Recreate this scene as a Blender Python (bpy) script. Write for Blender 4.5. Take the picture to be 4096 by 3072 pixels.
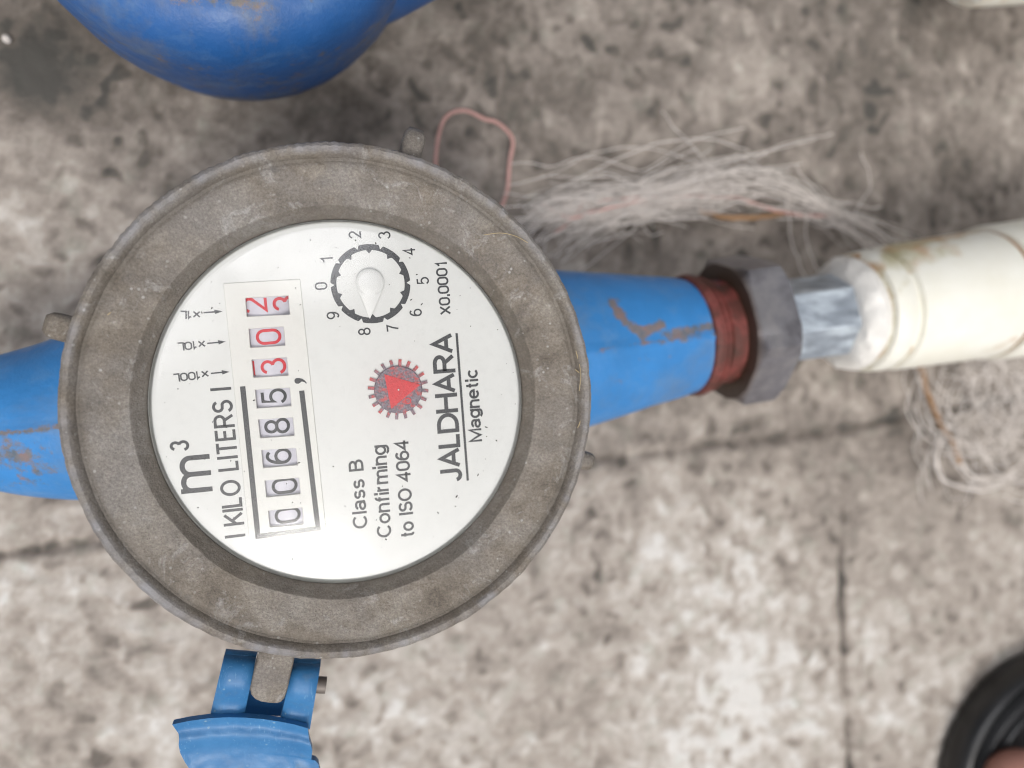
import bpy, bmesh, math, random
from mathutils import Vector, Matrix, noise
random.seed(7)
R = math.radians
for o in list(bpy.data.objects): bpy.data.objects.remove(o)
scene = bpy.context.scene
col = scene.collection
MM = 0.001
# ------------------------------------------------------------------ camera
W, H = 4096.0, 3072.0
FPX = 3037.0                       # focal length in photo pixels
UPC = Vector((0.247, -0.082, 1.0)).normalized()          # world up seen from the camera
XC = (Vector((1, 0, 0)) - UPC * UPC.x).normalized(); YC = UPC.cross(XC)
RC = Matrix((XC, YC, UPC))                              # camera axes -> world axes
CAM = Vector((0, 0, 0.080)) - RC @ Vector((-0.02915, -0.00412, -0.13345))
camd = bpy.data.cameras.new('camera'); cam = bpy.data.objects.new('camera', camd)
col.objects.link(cam); scene.camera = cam
cam.location = CAM; cam.rotation_euler = RC.to_euler()
camd.sensor_width = 36; camd.lens = 36 * FPX / W
camd.clip_start = 0.005; camd.clip_end = 60
camd.dof.use_dof = True; camd.dof.focus_distance = 0.136; camd.dof.aperture_fstop = 8.8
camd.dof.aperture_blades = 0
# ------------------------------------------------------------------ light: bright overcast daylight
SUN_EL, SUN_AZ = R(64.2), R(262)     # direction towards the sun, azimuth counter-clockwise from +X
def sph(az, el): return (math.cos(R(el)) * math.cos(R(az)), math.cos(R(el)) * math.sin(R(az)), math.sin(R(el)))
GLARE_PATCHES = [(sph(98, 77), 3, 10, 14.0), (sph(158, 69), 3, 13, 8.0)]  # bright patches added to the sky to put glare on the dial glass
world = bpy.data.worlds.new('World'); scene.world = world; world.use_nodes = True
nt = world.node_tree; nt.nodes.clear()
sky = nt.nodes.new('ShaderNodeTexSky'); sky.sky_type = 'NISHITA'; sky.sun_disc = False
sky.sun_elevation = SUN_EL; sky.sun_rotation = R(90) - SUN_AZ
sky.air_density = 1.0; sky.dust_density = 6.0; sky.ozone_density = 1.0
hs = nt.nodes.new('ShaderNodeHueSaturation'); hs.inputs['Saturation'].default_value = 0.22
bg = nt.nodes.new('ShaderNodeBackground'); bg.inputs['Strength'].default_value = 0.12
wo = nt.nodes.new('ShaderNodeOutputWorld')
nt.links.new(sky.outputs[0], hs.inputs['Color'])
tc = nt.nodes.new('ShaderNodeTexCoord')
def glare_patch(direction, inner, outer, gain, prev):
    "added soft bright sky patch around one direction, to reflect in the glass"
    dp = nt.nodes.new('ShaderNodeVectorMath'); dp.operation = 'DOT_PRODUCT'; dp.inputs[1].default_value = direction
    nt.links.new(tc.outputs['Generated'], dp.inputs[0])
    mr = nt.nodes.new('ShaderNodeMapRange'); mr.interpolation_type = 'SMOOTHSTEP'
    mr.inputs['From Min'].default_value = math.cos(R(outer)); mr.inputs['From Max'].default_value = math.cos(R(inner))
    mr.inputs['To Min'].default_value = 1.0; mr.inputs['To Max'].default_value = gain
    nt.links.new(dp.outputs['Value'], mr.inputs['Value'])
    if prev is None: return mr.outputs[0]
    mu = nt.nodes.new('ShaderNodeMath'); mu.operation = 'MULTIPLY'; nt.links.new(mr.outputs[0], mu.inputs[0]); nt.links.new(prev, mu.inputs[1]); return mu.outputs[0]
gain = None
for dd, i_, o_, g_ in GLARE_PATCHES: gain = glare_patch(dd, i_, o_, g_, gain)
vm = nt.nodes.new('ShaderNodeVectorMath'); vm.operation = 'SCALE'; nt.links.new(hs.outputs[0], vm.inputs[0]); nt.links.new(gain, vm.inputs['Scale'])
nt.links.new(vm.outputs[0], bg.inputs['Color'])
nt.links.new(bg.outputs[0], wo.inputs['Surface'])
sd = bpy.data.lights.new('sun', 'SUN'); sd.energy = 1.2; sd.angle = R(14); sd.color = (1, 0.965, 0.92)
sun = bpy.data.objects.new('sun', sd); col.objects.link(sun); sun.location = (-0.5, -0.8, 1.5)
sdir = Vector((math.cos(SUN_EL) * math.cos(SUN_AZ), math.cos(SUN_EL) * math.sin(SUN_AZ), math.sin(SUN_EL)))
sun.rotation_euler = sdir.to_track_quat('Z', 'Y').to_euler()
vs = scene.view_settings; vs.view_transform = 'Standard'; vs.look = 'None'; vs.gamma = 1; vs.use_curve_mapping = False
vs.exposure = -0.1
scene.render.engine = 'CYCLES'
scene.cycles.pixel_filter_type = 'BLACKMAN_HARRIS'; scene.cycles.filter_width = 1.05
scene.render.resolution_x, scene.render.resolution_y = 1024, 768
# ------------------------------------------------------------------ helpers
def at(px, py, z):
    "photo pixel (4096 x 3072) -> point where its ray meets the horizontal plane at height z (m)"
    d = RC @ Vector(((px - W / 2) / FPX, (H / 2 - py) / FPX, -1.0))
    t = (z - CAM.z) / d.z
    return CAM + d * t
S = 1.8517
def dscale(p):
    "radii below were measured for a camera straight above; correct them for the true depth of point p"
    c = RC.transposed() @ (p - CAM); ny = c.y / -c.z
    return -c.z / (0.172 / (0.9848 + 0.1736 * ny))
AX = 0.035
def F(x, y): return (x * S, y * S)
def atF(x, y, z): return at(x * S, y * S, z)
def zA(x, y): return (500 + x / 2.37, 800 + y / 2.37)
def zB(x, y): return (500 + x / 2.37, 1400 + y / 2.37)
def zC(x, y): return (1200 + x / 2.3284, 850 + y / 2.3284)
def zD(x, y): return (1250 + x / 1.8433, 1300 + y / 1.8433)
def zE(x, y): return (600 + x / 2.765, 2550 + y / 2.765)
def zI(x, y): return (x / 1.5475, 2000 + y / 1.5475)

def link(name, me, mat=None, parent=None, smooth=None):
    if mat is not None: me.materials.append(mat)
    if smooth is not None:
        for p in me.polygons: p.use_smooth = True
        me.set_sharp_from_angle(angle=R(smooth))
    o = bpy.data.objects.new(name, me); col.objects.link(o)
    if parent is not None:
        o.parent = parent
        base = parent
        off = Vector((0, 0, 0))
        while base is not None:
            off += base.location; base = base.parent
        o.location = -off
    return o
def mesh(vs_, fs): 
    me = bpy.data.meshes.new('m'); me.from_pydata([tuple(v) for v in vs_], [], fs); me.update(); return me
def empty(name, loc, label, cat, group=None, kind=None):
    o = bpy.data.objects.new(name, None); col.objects.link(o); o.location = loc; o.empty_display_size = 0.02
    return tag(o, label, cat, group, kind)
def tag(o, label=None, cat=None, group=None, kind=None):
    if label: o['label'] = label
    if cat: o['category'] = cat
    if group: o['group'] = group
    if kind: o['kind'] = kind
    return o
def lathe(prof, segs=192, c=(0, 0), rmod=None, a0=0, a1=360):
    full = abs(a1 - a0) >= 360
    n = segs if full else segs + 1
    V, Fc = [], []
    for i in range(n):
        a = R(a0 + (a1 - a0) * i / segs)
        for j, (r, z) in enumerate(prof):
            rr = r + (rmod(a, j) if rmod else 0)
            V.append((c[0] + rr * math.cos(a), c[1] + rr * math.sin(a), z))
    m = len(prof)
    for i in range(segs):
        k = (i + 1) % n
        for j in range(m - 1):
            Fc.append((i * m + j, k * m + j, k * m + j + 1, i * m + j + 1))
    return V, Fc
def fix(me):
    bm = bmesh.new(); bm.from_mesh(me)
    bmesh.ops.remove_doubles(bm, verts=bm.verts, dist=1e-6)
    bmesh.ops.recalc_face_normals(bm, faces=bm.faces); bm.to_mesh(me); bm.free(); return me
def tube(pts, rad, segs=48, shape=None, caps=True, twist=0):
    "tube along pts; rad = list of radii; shape(i, ang) multiplies the radius; ang 0 = +up"
    V, Fc = [], []
    n = len(pts)
    for i in range(n):
        t = (pts[min(i + 1, n - 1)] - pts[max(i - 1, 0)]).normalized()
        side = t.cross(Vector((0, 0, 1)))
        if side.length < 1e-3: side = Vector((1, 0, 0))
        side.normalize(); up = side.cross(t).normalized()
        for k in range(segs):
            a = 2 * math.pi * k / segs + twist
            r = rad[i] * (shape(i, a) if shape else 1)
            V.append(pts[i] + (up * math.cos(a) + side * math.sin(a)) * r)
    for i in range(n - 1):
        for k in range(segs):
            k2 = (k + 1) % segs
            Fc.append((i * segs + k, i * segs + k2, (i + 1) * segs + k2, (i + 1) * segs + k))
    if caps:
        Fc.append(tuple(range(segs))[::-1]); Fc.append(tuple((n - 1) * segs + k for k in range(segs)))
    return V, Fc
def lerp(a, b, t): return a + (b - a) * t
def catmull(P, n):
    P = [Vector(p) for p in P]; Q = [P[0]] + P + [P[-1]]; out = []
    m = len(P) - 1
    for s in range(n):
        u = s / (n - 1) * m; i = min(int(u), m - 1); t = u - i
        a, b, c, d = Q[i], Q[i + 1], Q[i + 2], Q[i + 3]
        out.append(0.5 * ((2 * b) + (c - a) * t + (2 * a - 5 * b + 4 * c - d) * t * t + (3 * b - a - 3 * c + d) * t ** 3))
    return out
def loft_poly(loop, z0, z1):
    "closed prism from a 2D loop"
    n = len(loop); V = [(p[0], p[1], z1) for p in loop] + [(p[0], p[1], z0) for p in loop]
    Fc = [tuple(range(n)), tuple(range(2 * n - 1, n - 1, -1))] + [(i, i + n, (i + 1) % n + n, (i + 1) % n) for i in range(n)]
    return V, Fc
def merge(parts):
    V, Fc = [], []
    for v, f in parts:
        b = len(V); V += [tuple(x) for x in v]; Fc += [tuple(i + b for i in q) for q in f]
    return V, Fc
def bevel(me, w, seg=2, ang=30):
    bm = bmesh.new(); bm.from_mesh(me)
    bmesh.ops.recalc_face_normals(bm, faces=bm.faces)
    e = [x for x in bm.edges if len(x.link_faces) == 2 and x.calc_face_angle() > R(ang)]
    bmesh.ops.bevel(bm, geom=e, offset=w, segments=seg, affect='EDGES', profile=0.5)
    bm.to_mesh(me); bm.free(); return me
def fbm(p, o=4): return noise.fractal(p, 1.0, 2.0, o)

# ------------------------------------------------------------------ materials
class N:
    def __init__(s, name):
        s.m = bpy.data.materials.new(name); s.m.use_nodes = True; s.t = s.m.node_tree; s.t.nodes.clear()
        s.out = s.new('ShaderNodeOutputMaterial'); s.co = s.new('ShaderNodeTexCoord').outputs['Object']
    def new(s, t, **kw):
        n = s.t.nodes.new(t)
        for k, v in kw.items():
            if hasattr(n, k): setattr(n, k, v)
        return n
    def l(s, a, b): s.t.links.new(a, b)
    def noise(s, scale, detail=4, rough=0.55, dist=0, vec=None):
        n = s.new('ShaderNodeTexNoise'); n.inputs['Scale'].default_value = scale; n.inputs['Detail'].default_value = detail
        n.inputs['Roughness'].default_value = rough; n.inputs['Distortion'].default_value = dist
        s.l(vec or s.co, n.inputs['Vector']); return n.outputs['Fac']
    def voro(s, scale, feat='F1'):
        n = s.new('ShaderNodeTexVoronoi'); n.feature = feat; n.inputs['Scale'].default_value = scale; s.l(s.co, n.inputs['Vector']); return n.outputs['Distance']
    def ramp(s, fac, stops, interp='LINEAR'):
        n = s.new('ShaderNodeValToRGB'); n.color_ramp.interpolation = interp; cr = n.color_ramp.elements
        while len(cr) < len(stops): cr.new(0.5)
        for e, (p, c) in zip(cr, stops):
            e.position = p; e.color = (c, c, c, 1) if isinstance(c, (int, float)) else (*c, 1)
        s.l(fac, n.inputs['Fac']); return n.outputs['Color']
    def mix(s, fac, a, b, mode='MIX'):
        n = s.new('ShaderNodeMix'); n.data_type = 'RGBA'; n.blend_type = mode
        for idx, v in ((0, fac), (6, a), (7, b)):
            if isinstance(v, (int, float)): n.inputs[idx].default_value = v if idx == 0 else (v, v, v, 1)
            elif isinstance(v, tuple): n.inputs[idx].default_value = (*v, 1)
            else: s.l(v, n.inputs[idx])
        return n.outputs[2]
    def math(s, op, a, b=0.0, clamp=False):
        n = s.new('ShaderNodeMath'); n.operation = op; n.use_clamp = clamp
        for i, v in enumerate((a, b)):
            if isinstance(v, (int, float)): n.inputs[i].default_value = v
            else: s.l(v, n.inputs[i])
        return n.outputs[0]
    def attr(s, name):
        n = s.new('ShaderNodeAttribute'); n.attribute_name = name; return n.outputs['Fac']
    def principled(s, base, rough=0.5, metal=0.0, bump=None, bstr=0.3, bdist=0.0003, spec=0.5, **kw):
        p = s.new('ShaderNodeBsdfPrincipled')
        for k, v in (('Base Color', base), ('Roughness', rough), ('Metallic', metal)):
            if isinstance(v, (int, float)): p.inputs[k].default_value = v
            elif isinstance(v, tuple): p.inputs[k].default_value = (*v, 1)
            else: s.l(v, p.inputs[k])
        p.inputs['Specular IOR Level'].default_value = spec
        for k, v in kw.items(): p.inputs[k.replace('_', ' ')].default_value = v
        if bump is not None:
            b = s.new('ShaderNodeBump'); b.inputs['Strength'].default_value = bstr; b.inputs['Distance'].default_value = bdist
            s.l(bump, b.inputs['Height']); s.l(b.outputs[0], p.inputs['Normal'])
        s.l(p.outputs[0], s.out.inputs['Surface']); return s.m

def mat_bezel():
    n = N('weathered_brass')
    a = n.ramp(n.noise(160, 6, 0.65), [(0.30, (0.118, 0.099, 0.078)), (0.5, (0.194, 0.166, 0.136)), (0.72, (0.285, 0.26, 0.224))])
    b = n.ramp(n.noise(45, 4, 0.6, 0.5), [(0.42, 0.0), (0.62, 0.55)])
    c = n.mix(b, a, (0.235, 0.222, 0.212))
    c = n.mix(n.ramp(n.noise(75, 5, 0.7, 0.8), [(0.55, 0.0), (0.72, 0.55)]), c, (0.13, 0.118, 0.118))
    c = n.mix(n.ramp(n.noise(140, 5, 0.75, 1.2), [(0.57, 0.0), (0.66, 0.5)]), c, (0.36, 0.35, 0.335))
    g = n.ramp(n.noise(2300, 4, 0.75), [(0.32, 0.72), (0.5, 1.0), (0.70, 1.35)])
    c = n.mix(1.0, c, g, 'MULTIPLY')
    sp = n.ramp(n.voro(620), [(0.0, 1.0), (0.13, 0.8), (0.19, 0.0)])
    gate = n.ramp(n.noise(230, 2), [(0.50, 0.0), (0.60, 0.8)])
    c = n.mix(n.mix(1.0, sp, gate, 'MULTIPLY'), c, (0.42, 0.41, 0.39))
    dk = n.ramp(n.voro(150), [(0.0, 1.0), (0.08, 0.8), (0.13, 0.0)])
    gk = n.ramp(n.noise(90, 2), [(0.60, 0.0), (0.66, 0.7)])
    c = n.mix(n.mix(1.0, dk, gk, 'MULTIPLY'), c, (0.07, 0.068, 0.075))
    # darker groove and inner wall: dirt plus recess shade painted into the colour
    c = n.mix(n.attr('grime_shade'), c, (0.10, 0.086, 0.070))
    c = n.mix(n.attr('worn'), c, (0.31, 0.31, 0.33))
    bp = n.math('ADD', n.noise(1500, 5, 0.7), n.math('MULTIPLY', n.noise(260, 4, 0.6), 1.2))
    return n.principled(c, n.ramp(n.noise(300), [(0.3, 0.42), (0.7, 0.66)]), 0.2, bp, 0.8, 0.00035, 0.4)
def mat_blue(name, base, dirt=0.5, rough=0.42, attr=True):
    n = N(name)
    dk = tuple(x * 0.72 for x in base)
    c = n.mix(n.ramp(n.noise(60, 4), [(0.35, 0.0), (0.7, 0.7)]), base, dk)
    pale = n.ramp(n.noise(110, 5, 0.65, 0.4), [(0.52, 0.0), (0.78, 0.45)])
    c = n.mix(pale, c, (0.16, 0.27, 0.42))
    if attr:
        st = n.math('ADD', n.attr('stain'), n.math('MULTIPLY', n.math('SUBTRACT', n.noise(260, 5, 0.7), 0.5), 1.4))
        m = n.ramp(st, [(0.42, 0.0), (0.62, 0.85)])
        rust = n.ramp(n.noise(330, 4, 0.6), [(0.35, (0.10, 0.105, 0.095)), (0.52, (0.19, 0.145, 0.105)), (0.68, (0.26, 0.14, 0.075))])
        c = n.mix(m, c, rust)
    dirtm = n.ramp(n.noise(38, 6, 0.7, 0.3), [(0.5, 0.0), (0.75, dirt)])
    c = n.mix(dirtm, c, (0.17, 0.165, 0.14))
    return n.principled(c, n.ramp(n.noise(200), [(0.3, rough - 0.06), (0.7, rough + 0.16)]), 0, n.math('ADD', n.noise(700, 4, 0.6), n.math('MULTIPLY', n.noise(160, 3, 0.5), 1.0)), 0.5, 0.0003, 0.5)
def mat_lid():
    n = N('scratched_blue_plastic')
    c = n.mix(n.ramp(n.noise(140, 5, 0.65), [(0.35, 0.0), (0.7, 0.8)]), (0.024, 0.142, 0.335), (0.048, 0.205, 0.435))
    v = n.new('ShaderNodeMapping'); v.inputs['Scale'].default_value = (1, 0.06, 1); v.inputs['Rotation'].default_value = (0, 0, R(83)); n.l(n.co, v.inputs['Vector'])
    sc = n.ramp(n.noise(2400, 3, 0.6, 0, v.outputs[0]), [(0.60, 0.0), (0.70, 0.5)])
    c = n.mix(n.mix(1.0, sc, n.ramp(n.noise(120, 2), [(0.4, 0.0), (0.6, 1.0)]), 'MULTIPLY'), c, (0.22, 0.42, 0.60))
    chip = n.ramp(n.voro(700), [(0.0, 0.8), (0.12, 0.6), (0.2, 0.0)])
    c = n.mix(n.mix(1.0, chip, n.ramp(n.noise(180, 3), [(0.56, 0.0), (0.66, 1.0)]), 'MULTIPLY'), c, (0.33, 0.46, 0.50))
    c = n.mix(n.ramp(n.noise(90, 5, 0.7), [(0.58, 0.0), (0.75, 0.45)]), c, (0.15, 0.17, 0.165))
    return n.principled(c, n.ramp(n.noise(300), [(0.3, 0.40), (0.7, 0.55)]), 0, n.noise(900, 4, 0.6), 0.25, 0.0003, 0.5)
def mat_simple(name, base, rough=0.5, metal=0.0, var=0.15, scale=300, bump=0.2, **kw):
    n = N(name)
    lo = tuple(x * (1 - var) for x in base); hi = tuple(min(1, x * (1 + var)) for x in base)
    c = n.ramp(n.noise(scale, 4, 0.6), [(0.3, lo), (0.7, hi)])
    return n.principled(c, rough, metal, n.noise(scale * 3, 3), bump, 0.0002, **kw)
def mat_print(name, base):
    n = N(name)
    sp = n.ramp(n.noise(9000, 3, 0.7), [(0.56, 0.0), (0.68, 0.55)])
    c = n.mix(sp, base, tuple(min(1, x + 0.16) for x in base))
    return n.principled(c, 0.45, 0, n.noise(5000, 3), 0.4, 0.0001, 0.5)
def mat_gear():
    n = N('grimy_red_plastic')
    m = n.ramp(n.noise(900, 5, 0.75), [(0.38, 0.25), (0.50, 0.98)])
    m = n.mix(1.0, m, n.attr('grime_shade'), 'MULTIPLY')
    g = n.ramp(n.noise(2600, 3, 0.7), [(0.35, (0.060, 0.055, 0.075)), (0.7, (0.24, 0.22, 0.26))])
    c = n.mix(m, (0.56, 0.035, 0.025), g)
    return n.principled(c, 0.4, 0, n.noise(2500, 3), 0.4, 0.0002, 0.5)
def mat_glass():
    n = N('clear_glass')
    lw = n.new('ShaderNodeFresnel'); lw.inputs['IOR'].default_value = 1.48
    tr = n.new('ShaderNodeBsdfTransparent'); tr.inputs['Color'].default_value = (0.995, 0.995, 0.995, 1)
    gl = n.new('ShaderNodeBsdfGlossy')
    n.l(n.ramp(n.noise(120, 4), [(0.3, 0.06), (0.7, 0.10)]), gl.inputs['Roughness'])
    mx = n.new('ShaderNodeMixShader'); n.l(lw.outputs[0], mx.inputs['Fac']); n.l(tr.outputs[0], mx.inputs[1]); n.l(gl.outputs[0], mx.inputs[2])
    df = n.new('ShaderNodeBsdfDiffuse'); df.inputs['Color'].default_value = (0.55, 0.53, 0.5, 1)
    m2 = n.new('ShaderNodeMixShader')
    n.l(n.ramp(n.noise(600, 5, 0.7), [(0.5, 0.0), (0.85, 0.05)]), m2.inputs['Fac'])
    n.l(mx.outputs[0], m2.inputs[1]); n.l(df.outputs[0], m2.inputs[2])
    n.l(m2.outputs[0], n.out.inputs['Surface']); return n.m
def mat_ground():
    n = N('weathered_concrete')
    t = n.math('ADD', n.attr('tone'), n.math('MULTIPLY', n.math('SUBTRACT', n.noise(420, 5, 0.65), 0.5), 0.34))
    c = n.ramp(t, [(0.0, (0.085, 0.080, 0.072)), (0.22, (0.162, 0.140, 0.121)), (0.42, (0.262, 0.228, 0.200)), (0.62, (0.380, 0.335, 0.294)), (0.82, (0.50, 0.46, 0.417)), (1.0, (0.64, 0.62, 0.59))])
    gr = n.ramp(n.noise(130, 4, 0.6), [(0.55, 0.0), (0.72, 0.35)])
    c = n.mix(gr, c, n.mix(1.0, c, (0.80, 0.95, 0.90), 'MULTIPLY'))
    return n.principled(c, 0.88, 0, n.noise(900, 5, 0.7), 0.6, 0.0006, 0.25)
def mat_pvc():
    n = N('aged_cream_pvc')
    c = n.ramp(n.noise(70, 4, 0.6), [(0.3, (0.77, 0.75, 0.65)), (0.7, (0.84, 0.83, 0.76))])
    st = n.math('ADD', n.attr('stain'), n.math('MULTIPLY', n.math('SUBTRACT', n.noise(190, 5, 0.65), 0.5), 0.9))
    c = n.mix(n.ramp(st, [(0.28, 0.0), (0.62, 0.9)]), c, n.ramp(n.noise(110, 3), [(0.4, (0.50, 0.46, 0.28)), (0.6, (0.50, 0.27, 0.10))]))
    return n.principled(c, 0.38, 0, n.noise(250, 4), 0.3, 0.0004, 0.45)
def mat_rust():
    n = N('rusty_red_oxide')
    c = n.ramp(n.noise(180, 5, 0.7, 0.4), [(0.30, (0.055, 0.026, 0.018)), (0.48, (0.11, 0.030, 0.022)), (0.62, (0.20, 0.048, 0.040)), (0.75, (0.17, 0.07, 0.045))])
    c = n.mix(n.ramp(n.noise(140, 4, 0.7), [(0.64, 0.0), (0.70, 0.5)]), c, (0.04, 0.12, 0.33))
    return n.principled(c, 0.6, 0, n.noise(600, 5, 0.7), 0.6, 0.0005)
def mat_steel():
    n = N('galvanised_steel')
    v = n.new('ShaderNodeMapping'); v.inputs['Scale'].default_value = (0.35, 1, 1); n.l(n.co, v.inputs['Vector'])
    c = n.ramp(n.noise(260, 4, 0.6, 0.3, v.outputs[0]), [(0.3, (0.24, 0.27, 0.31)), (0.5, (0.42, 0.47, 0.53)), (0.68, (0.74, 0.82, 0.88))])
    return n.principled(c, n.ramp(n.noise(200), [(0.3, 0.28), (0.7, 0.5)]), 0.6, n.noise(400, 3), 0.4, 0.0004)
def mat_nut():
    n = N('grey_nut_metal')
    c = n.ramp(n.noise(120, 5, 0.6), [(0.3, (0.105, 0.10, 0.108)), (0.5, (0.195, 0.19, 0.205)), (0.75, (0.30, 0.29, 0.285))])
    st = n.attr('stain')
    c = n.mix(st, c, (0.075, 0.045, 0.026))
    return n.principled(c, 0.42, 0.35, n.noise(300, 5), 0.5, 0.0004)

M = {}
M['bezel'] = mat_bezel()
M['blue'] = mat_blue('blue_paint', (0.036, 0.228, 0.565), 0.5)
M['blue_old'] = mat_blue('faded_blue_paint', (0.023, 0.115, 0.345), 0.8, 0.45)
M['lid'] = mat_lid()
M['dial'] = mat_simple('white_dial_plastic', (0.625, 0.63, 0.612), 0.42, 0, 0.015, 300, 0.03)
M['panel'] = mat_simple('cream_dial_plastic', (0.645, 0.643, 0.61), 0.42, 0, 0.015, 300, 0.03)
M['drum'] = mat_simple('pale_drum_plastic', (0.55, 0.54, 0.60), 0.35, 0, 0.05, 900, 0.1)
M['black'] = mat_print('black_print', (0.016, 0.018, 0.022))
M['red'] = mat_print('red_print', (0.56, 0.022, 0.035))
M['gear'] = mat_gear()
M['gearred'] = mat_simple('red_plastic', (0.55, 0.018, 0.025), 0.4, 0, 0.12, 1500, 0.3)
M['white'] = mat_simple('white_hand_plastic', (0.64, 0.645, 0.63), 0.3, 0, 0.02, 300, 0.03)
M['glass'] = mat_glass()
M['ground'] = mat_ground()
M['pvc'] = mat_pvc()
M['tape'] = mat_simple('white_thread_tape', (0.76, 0.74, 0.70), 0.6, 0, 0.1, 160, 0.6)
M['steel'] = mat_steel()
M['nut'] = mat_nut()
M['redrust'] = mat_rust()
M['fibre'] = mat_simple('frayed_white_fibre', (0.72, 0.67, 0.63), 0.55, 0, 0.12, 200, 0.1)
M['pink'] = mat_simple('faded_pink_thread', (0.62, 0.36, 0.32), 0.7, 0, 0.1, 300, 0.1)
M['orange'] = mat_simple('brown_straw', (0.33, 0.19, 0.095), 0.7, 0, 0.3, 120, 0.2)
M['straw'] = mat_simple('dry_straw', (0.42, 0.33, 0.19), 0.6, 0, 0.1, 300, 0.1)
M['rubber'] = mat_simple('black_rubber', (0.014, 0.014, 0.015), 0.30, 0, 0.2, 150, 0.2)
M['skin'] = mat_simple('skin', (0.34, 0.165, 0.13), 0.5, 0, 0.12, 90, 0.3)
M['nail'] = mat_simple('toenail', (0.55, 0.42, 0.32), 0.35, 0, 0.05, 90, 0.1)
M['grit'] = mat_simple('dark_grit', (0.035, 0.032, 0.03), 0.8, 0, 0.2, 900, 0.1)
M['pin'] = mat_simple('dull_pin_metal', (0.14, 0.12, 0.105), 0.5, 0.3, 0.2, 500, 0.3)

def set_attr(me, name, vals):
    a = me.attributes.new(name, 'FLOAT', 'POINT'); a.data.foreach_set('value', vals)

# ------------------------------------------------------------------ ground
def build_ground():
    def axis(lo, hi, st):
        a = [-4, -2, -1, -0.5, -0.3]; x = lo; b = []
        while x <= hi: b.append(x); x += st
        return [v for v in a if v < lo - 0.01] + b + [0.34, 0.5, 1, 2, 4]
    X = axis(-0.110, 0.268, 0.0008); Y = axis(-0.168, 0.140, 0.0008)
    # joints and cracks in the slab, given as polylines on the ground
    cracks = [([atF(1250, 1000, 0), atF(1500, 965, 0), atF(1800, 930, 0), atF(2010, 893, 0), atF(2260, 850, 0)], 0.0017, 0.80),
              ([atF(-60, 1210, 0), atF(60, 1192, 0), atF(260, 1165, 0), atF(480, 1135, 0)], 0.0015, 0.62),
              ([atF(1822, 1090, 0), atF(1818, 1250, 0), atF(1826, 1450, 0), atF(1836, 1600, 0), atF(1842, 1760, 0)], 0.0010, 0.9)]
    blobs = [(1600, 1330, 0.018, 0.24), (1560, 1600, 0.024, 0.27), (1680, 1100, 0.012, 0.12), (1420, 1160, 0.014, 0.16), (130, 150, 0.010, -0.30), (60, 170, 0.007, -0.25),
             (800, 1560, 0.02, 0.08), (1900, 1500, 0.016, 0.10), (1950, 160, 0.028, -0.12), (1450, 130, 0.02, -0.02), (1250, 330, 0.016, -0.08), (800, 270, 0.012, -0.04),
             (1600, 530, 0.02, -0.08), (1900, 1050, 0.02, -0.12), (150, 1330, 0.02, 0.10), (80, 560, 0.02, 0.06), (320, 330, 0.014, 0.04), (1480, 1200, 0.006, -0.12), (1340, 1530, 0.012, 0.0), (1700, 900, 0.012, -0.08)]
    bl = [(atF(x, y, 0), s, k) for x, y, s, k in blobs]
    V, tone = [], []
    for x in X:
        for y in Y:
            p = Vector((x, y, 0))
            fine = -0.2 < x < 0.28 and -0.2 < y < 0.16
            tn, z = 0.525, 0.0
            if fine:
                wx, wy = x + 0.0016 * noise.noise(Vector((x * 160, y * 160, 5))), y + 0.0016 * noise.noise(Vector((x * 160, y * 160, 6)))
                a = noise.fractal(Vector((wx * 150, wy * 150, 1.3)), 0.65, 2.1, 5)
                b = noise.fractal(Vector((x * 32 + 5, y * 32, 7.7)), 1, 2, 3)
                sp = noise.noise(Vector((wx * 240, wy * 240, 3.1)))
                sp2 = noise.noise(Vector((wx * 190 + 9, wy * 190, 8.1)))
                gate = 0.5 + 0.9 * noise.noise(Vector((x * 45, y * 45, 12)))
                tn += -0.01 + 0.22 * a + 0.18 * b + 0.06 * noise.fractal(Vector((x * 420, y * 420, 2.2)), 0.8, 2.1, 3)
                tn -= 0.36 * min(1, max(0, sp - 0.20) / 0.22) * max(0, gate)
                tn += 0.18 * min(1, max(0, sp2 - 0.22) / 0.25) * max(0, 1.1 - gate)
                z = 0.0005 * a + 0.0004 * sp
                # upper half of the slab is darker than the lower half
                tn += 0.10 * max(-1, min(1, (-y - 0.005) / 0.05))
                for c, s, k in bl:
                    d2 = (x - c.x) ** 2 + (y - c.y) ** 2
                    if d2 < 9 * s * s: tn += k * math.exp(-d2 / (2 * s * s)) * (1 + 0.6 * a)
                for pts, w, dk in cracks:
                    best = 9
                    for q in range(len(pts) - 1):
                        A, B = pts[q], pts[q + 1]; ab = B - A
                        t = max(0, min(1, ((x - A.x) * ab.x + (y - A.y) * ab.y) / (ab.x ** 2 + ab.y ** 2)))
                        best = min(best, math.hypot(x - A.x - ab.x * t, y - A.y - ab.y * t))
                    best = best + 0.0008 * noise.noise(Vector((x * 120, y * 120, 0)))
                    if best < 5 * w:
                        e = math.exp(-(best / w) ** 2); tn -= dk * e * (0.45 + 1.1 * b); z -= 0.0016 * e
                        tn -= 0.10 * math.exp(-(best / (3 * w)) ** 2)
            V.append((x, y, z)); tone.append(tn)
    ny = len(Y); Fc = []
    for i in range(len(X) - 1):
        for j in range(ny - 1):
            Fc.append((i * ny + j, (i + 1) * ny + j, (i + 1) * ny + j + 1, i * ny + j + 1))
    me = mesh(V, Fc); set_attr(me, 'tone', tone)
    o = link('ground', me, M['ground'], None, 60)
    tag(o, kind='structure')
build_ground()

# ------------------------------------------------------------------ water meter (front)
ZR = 0.080; AX = 0.035
meter = empty('water_meter', (0, 0, 0), 'round open water meter with grey brass ring, white number dial and broken lid', 'water meter', 'water meters lying on the concrete')
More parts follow.
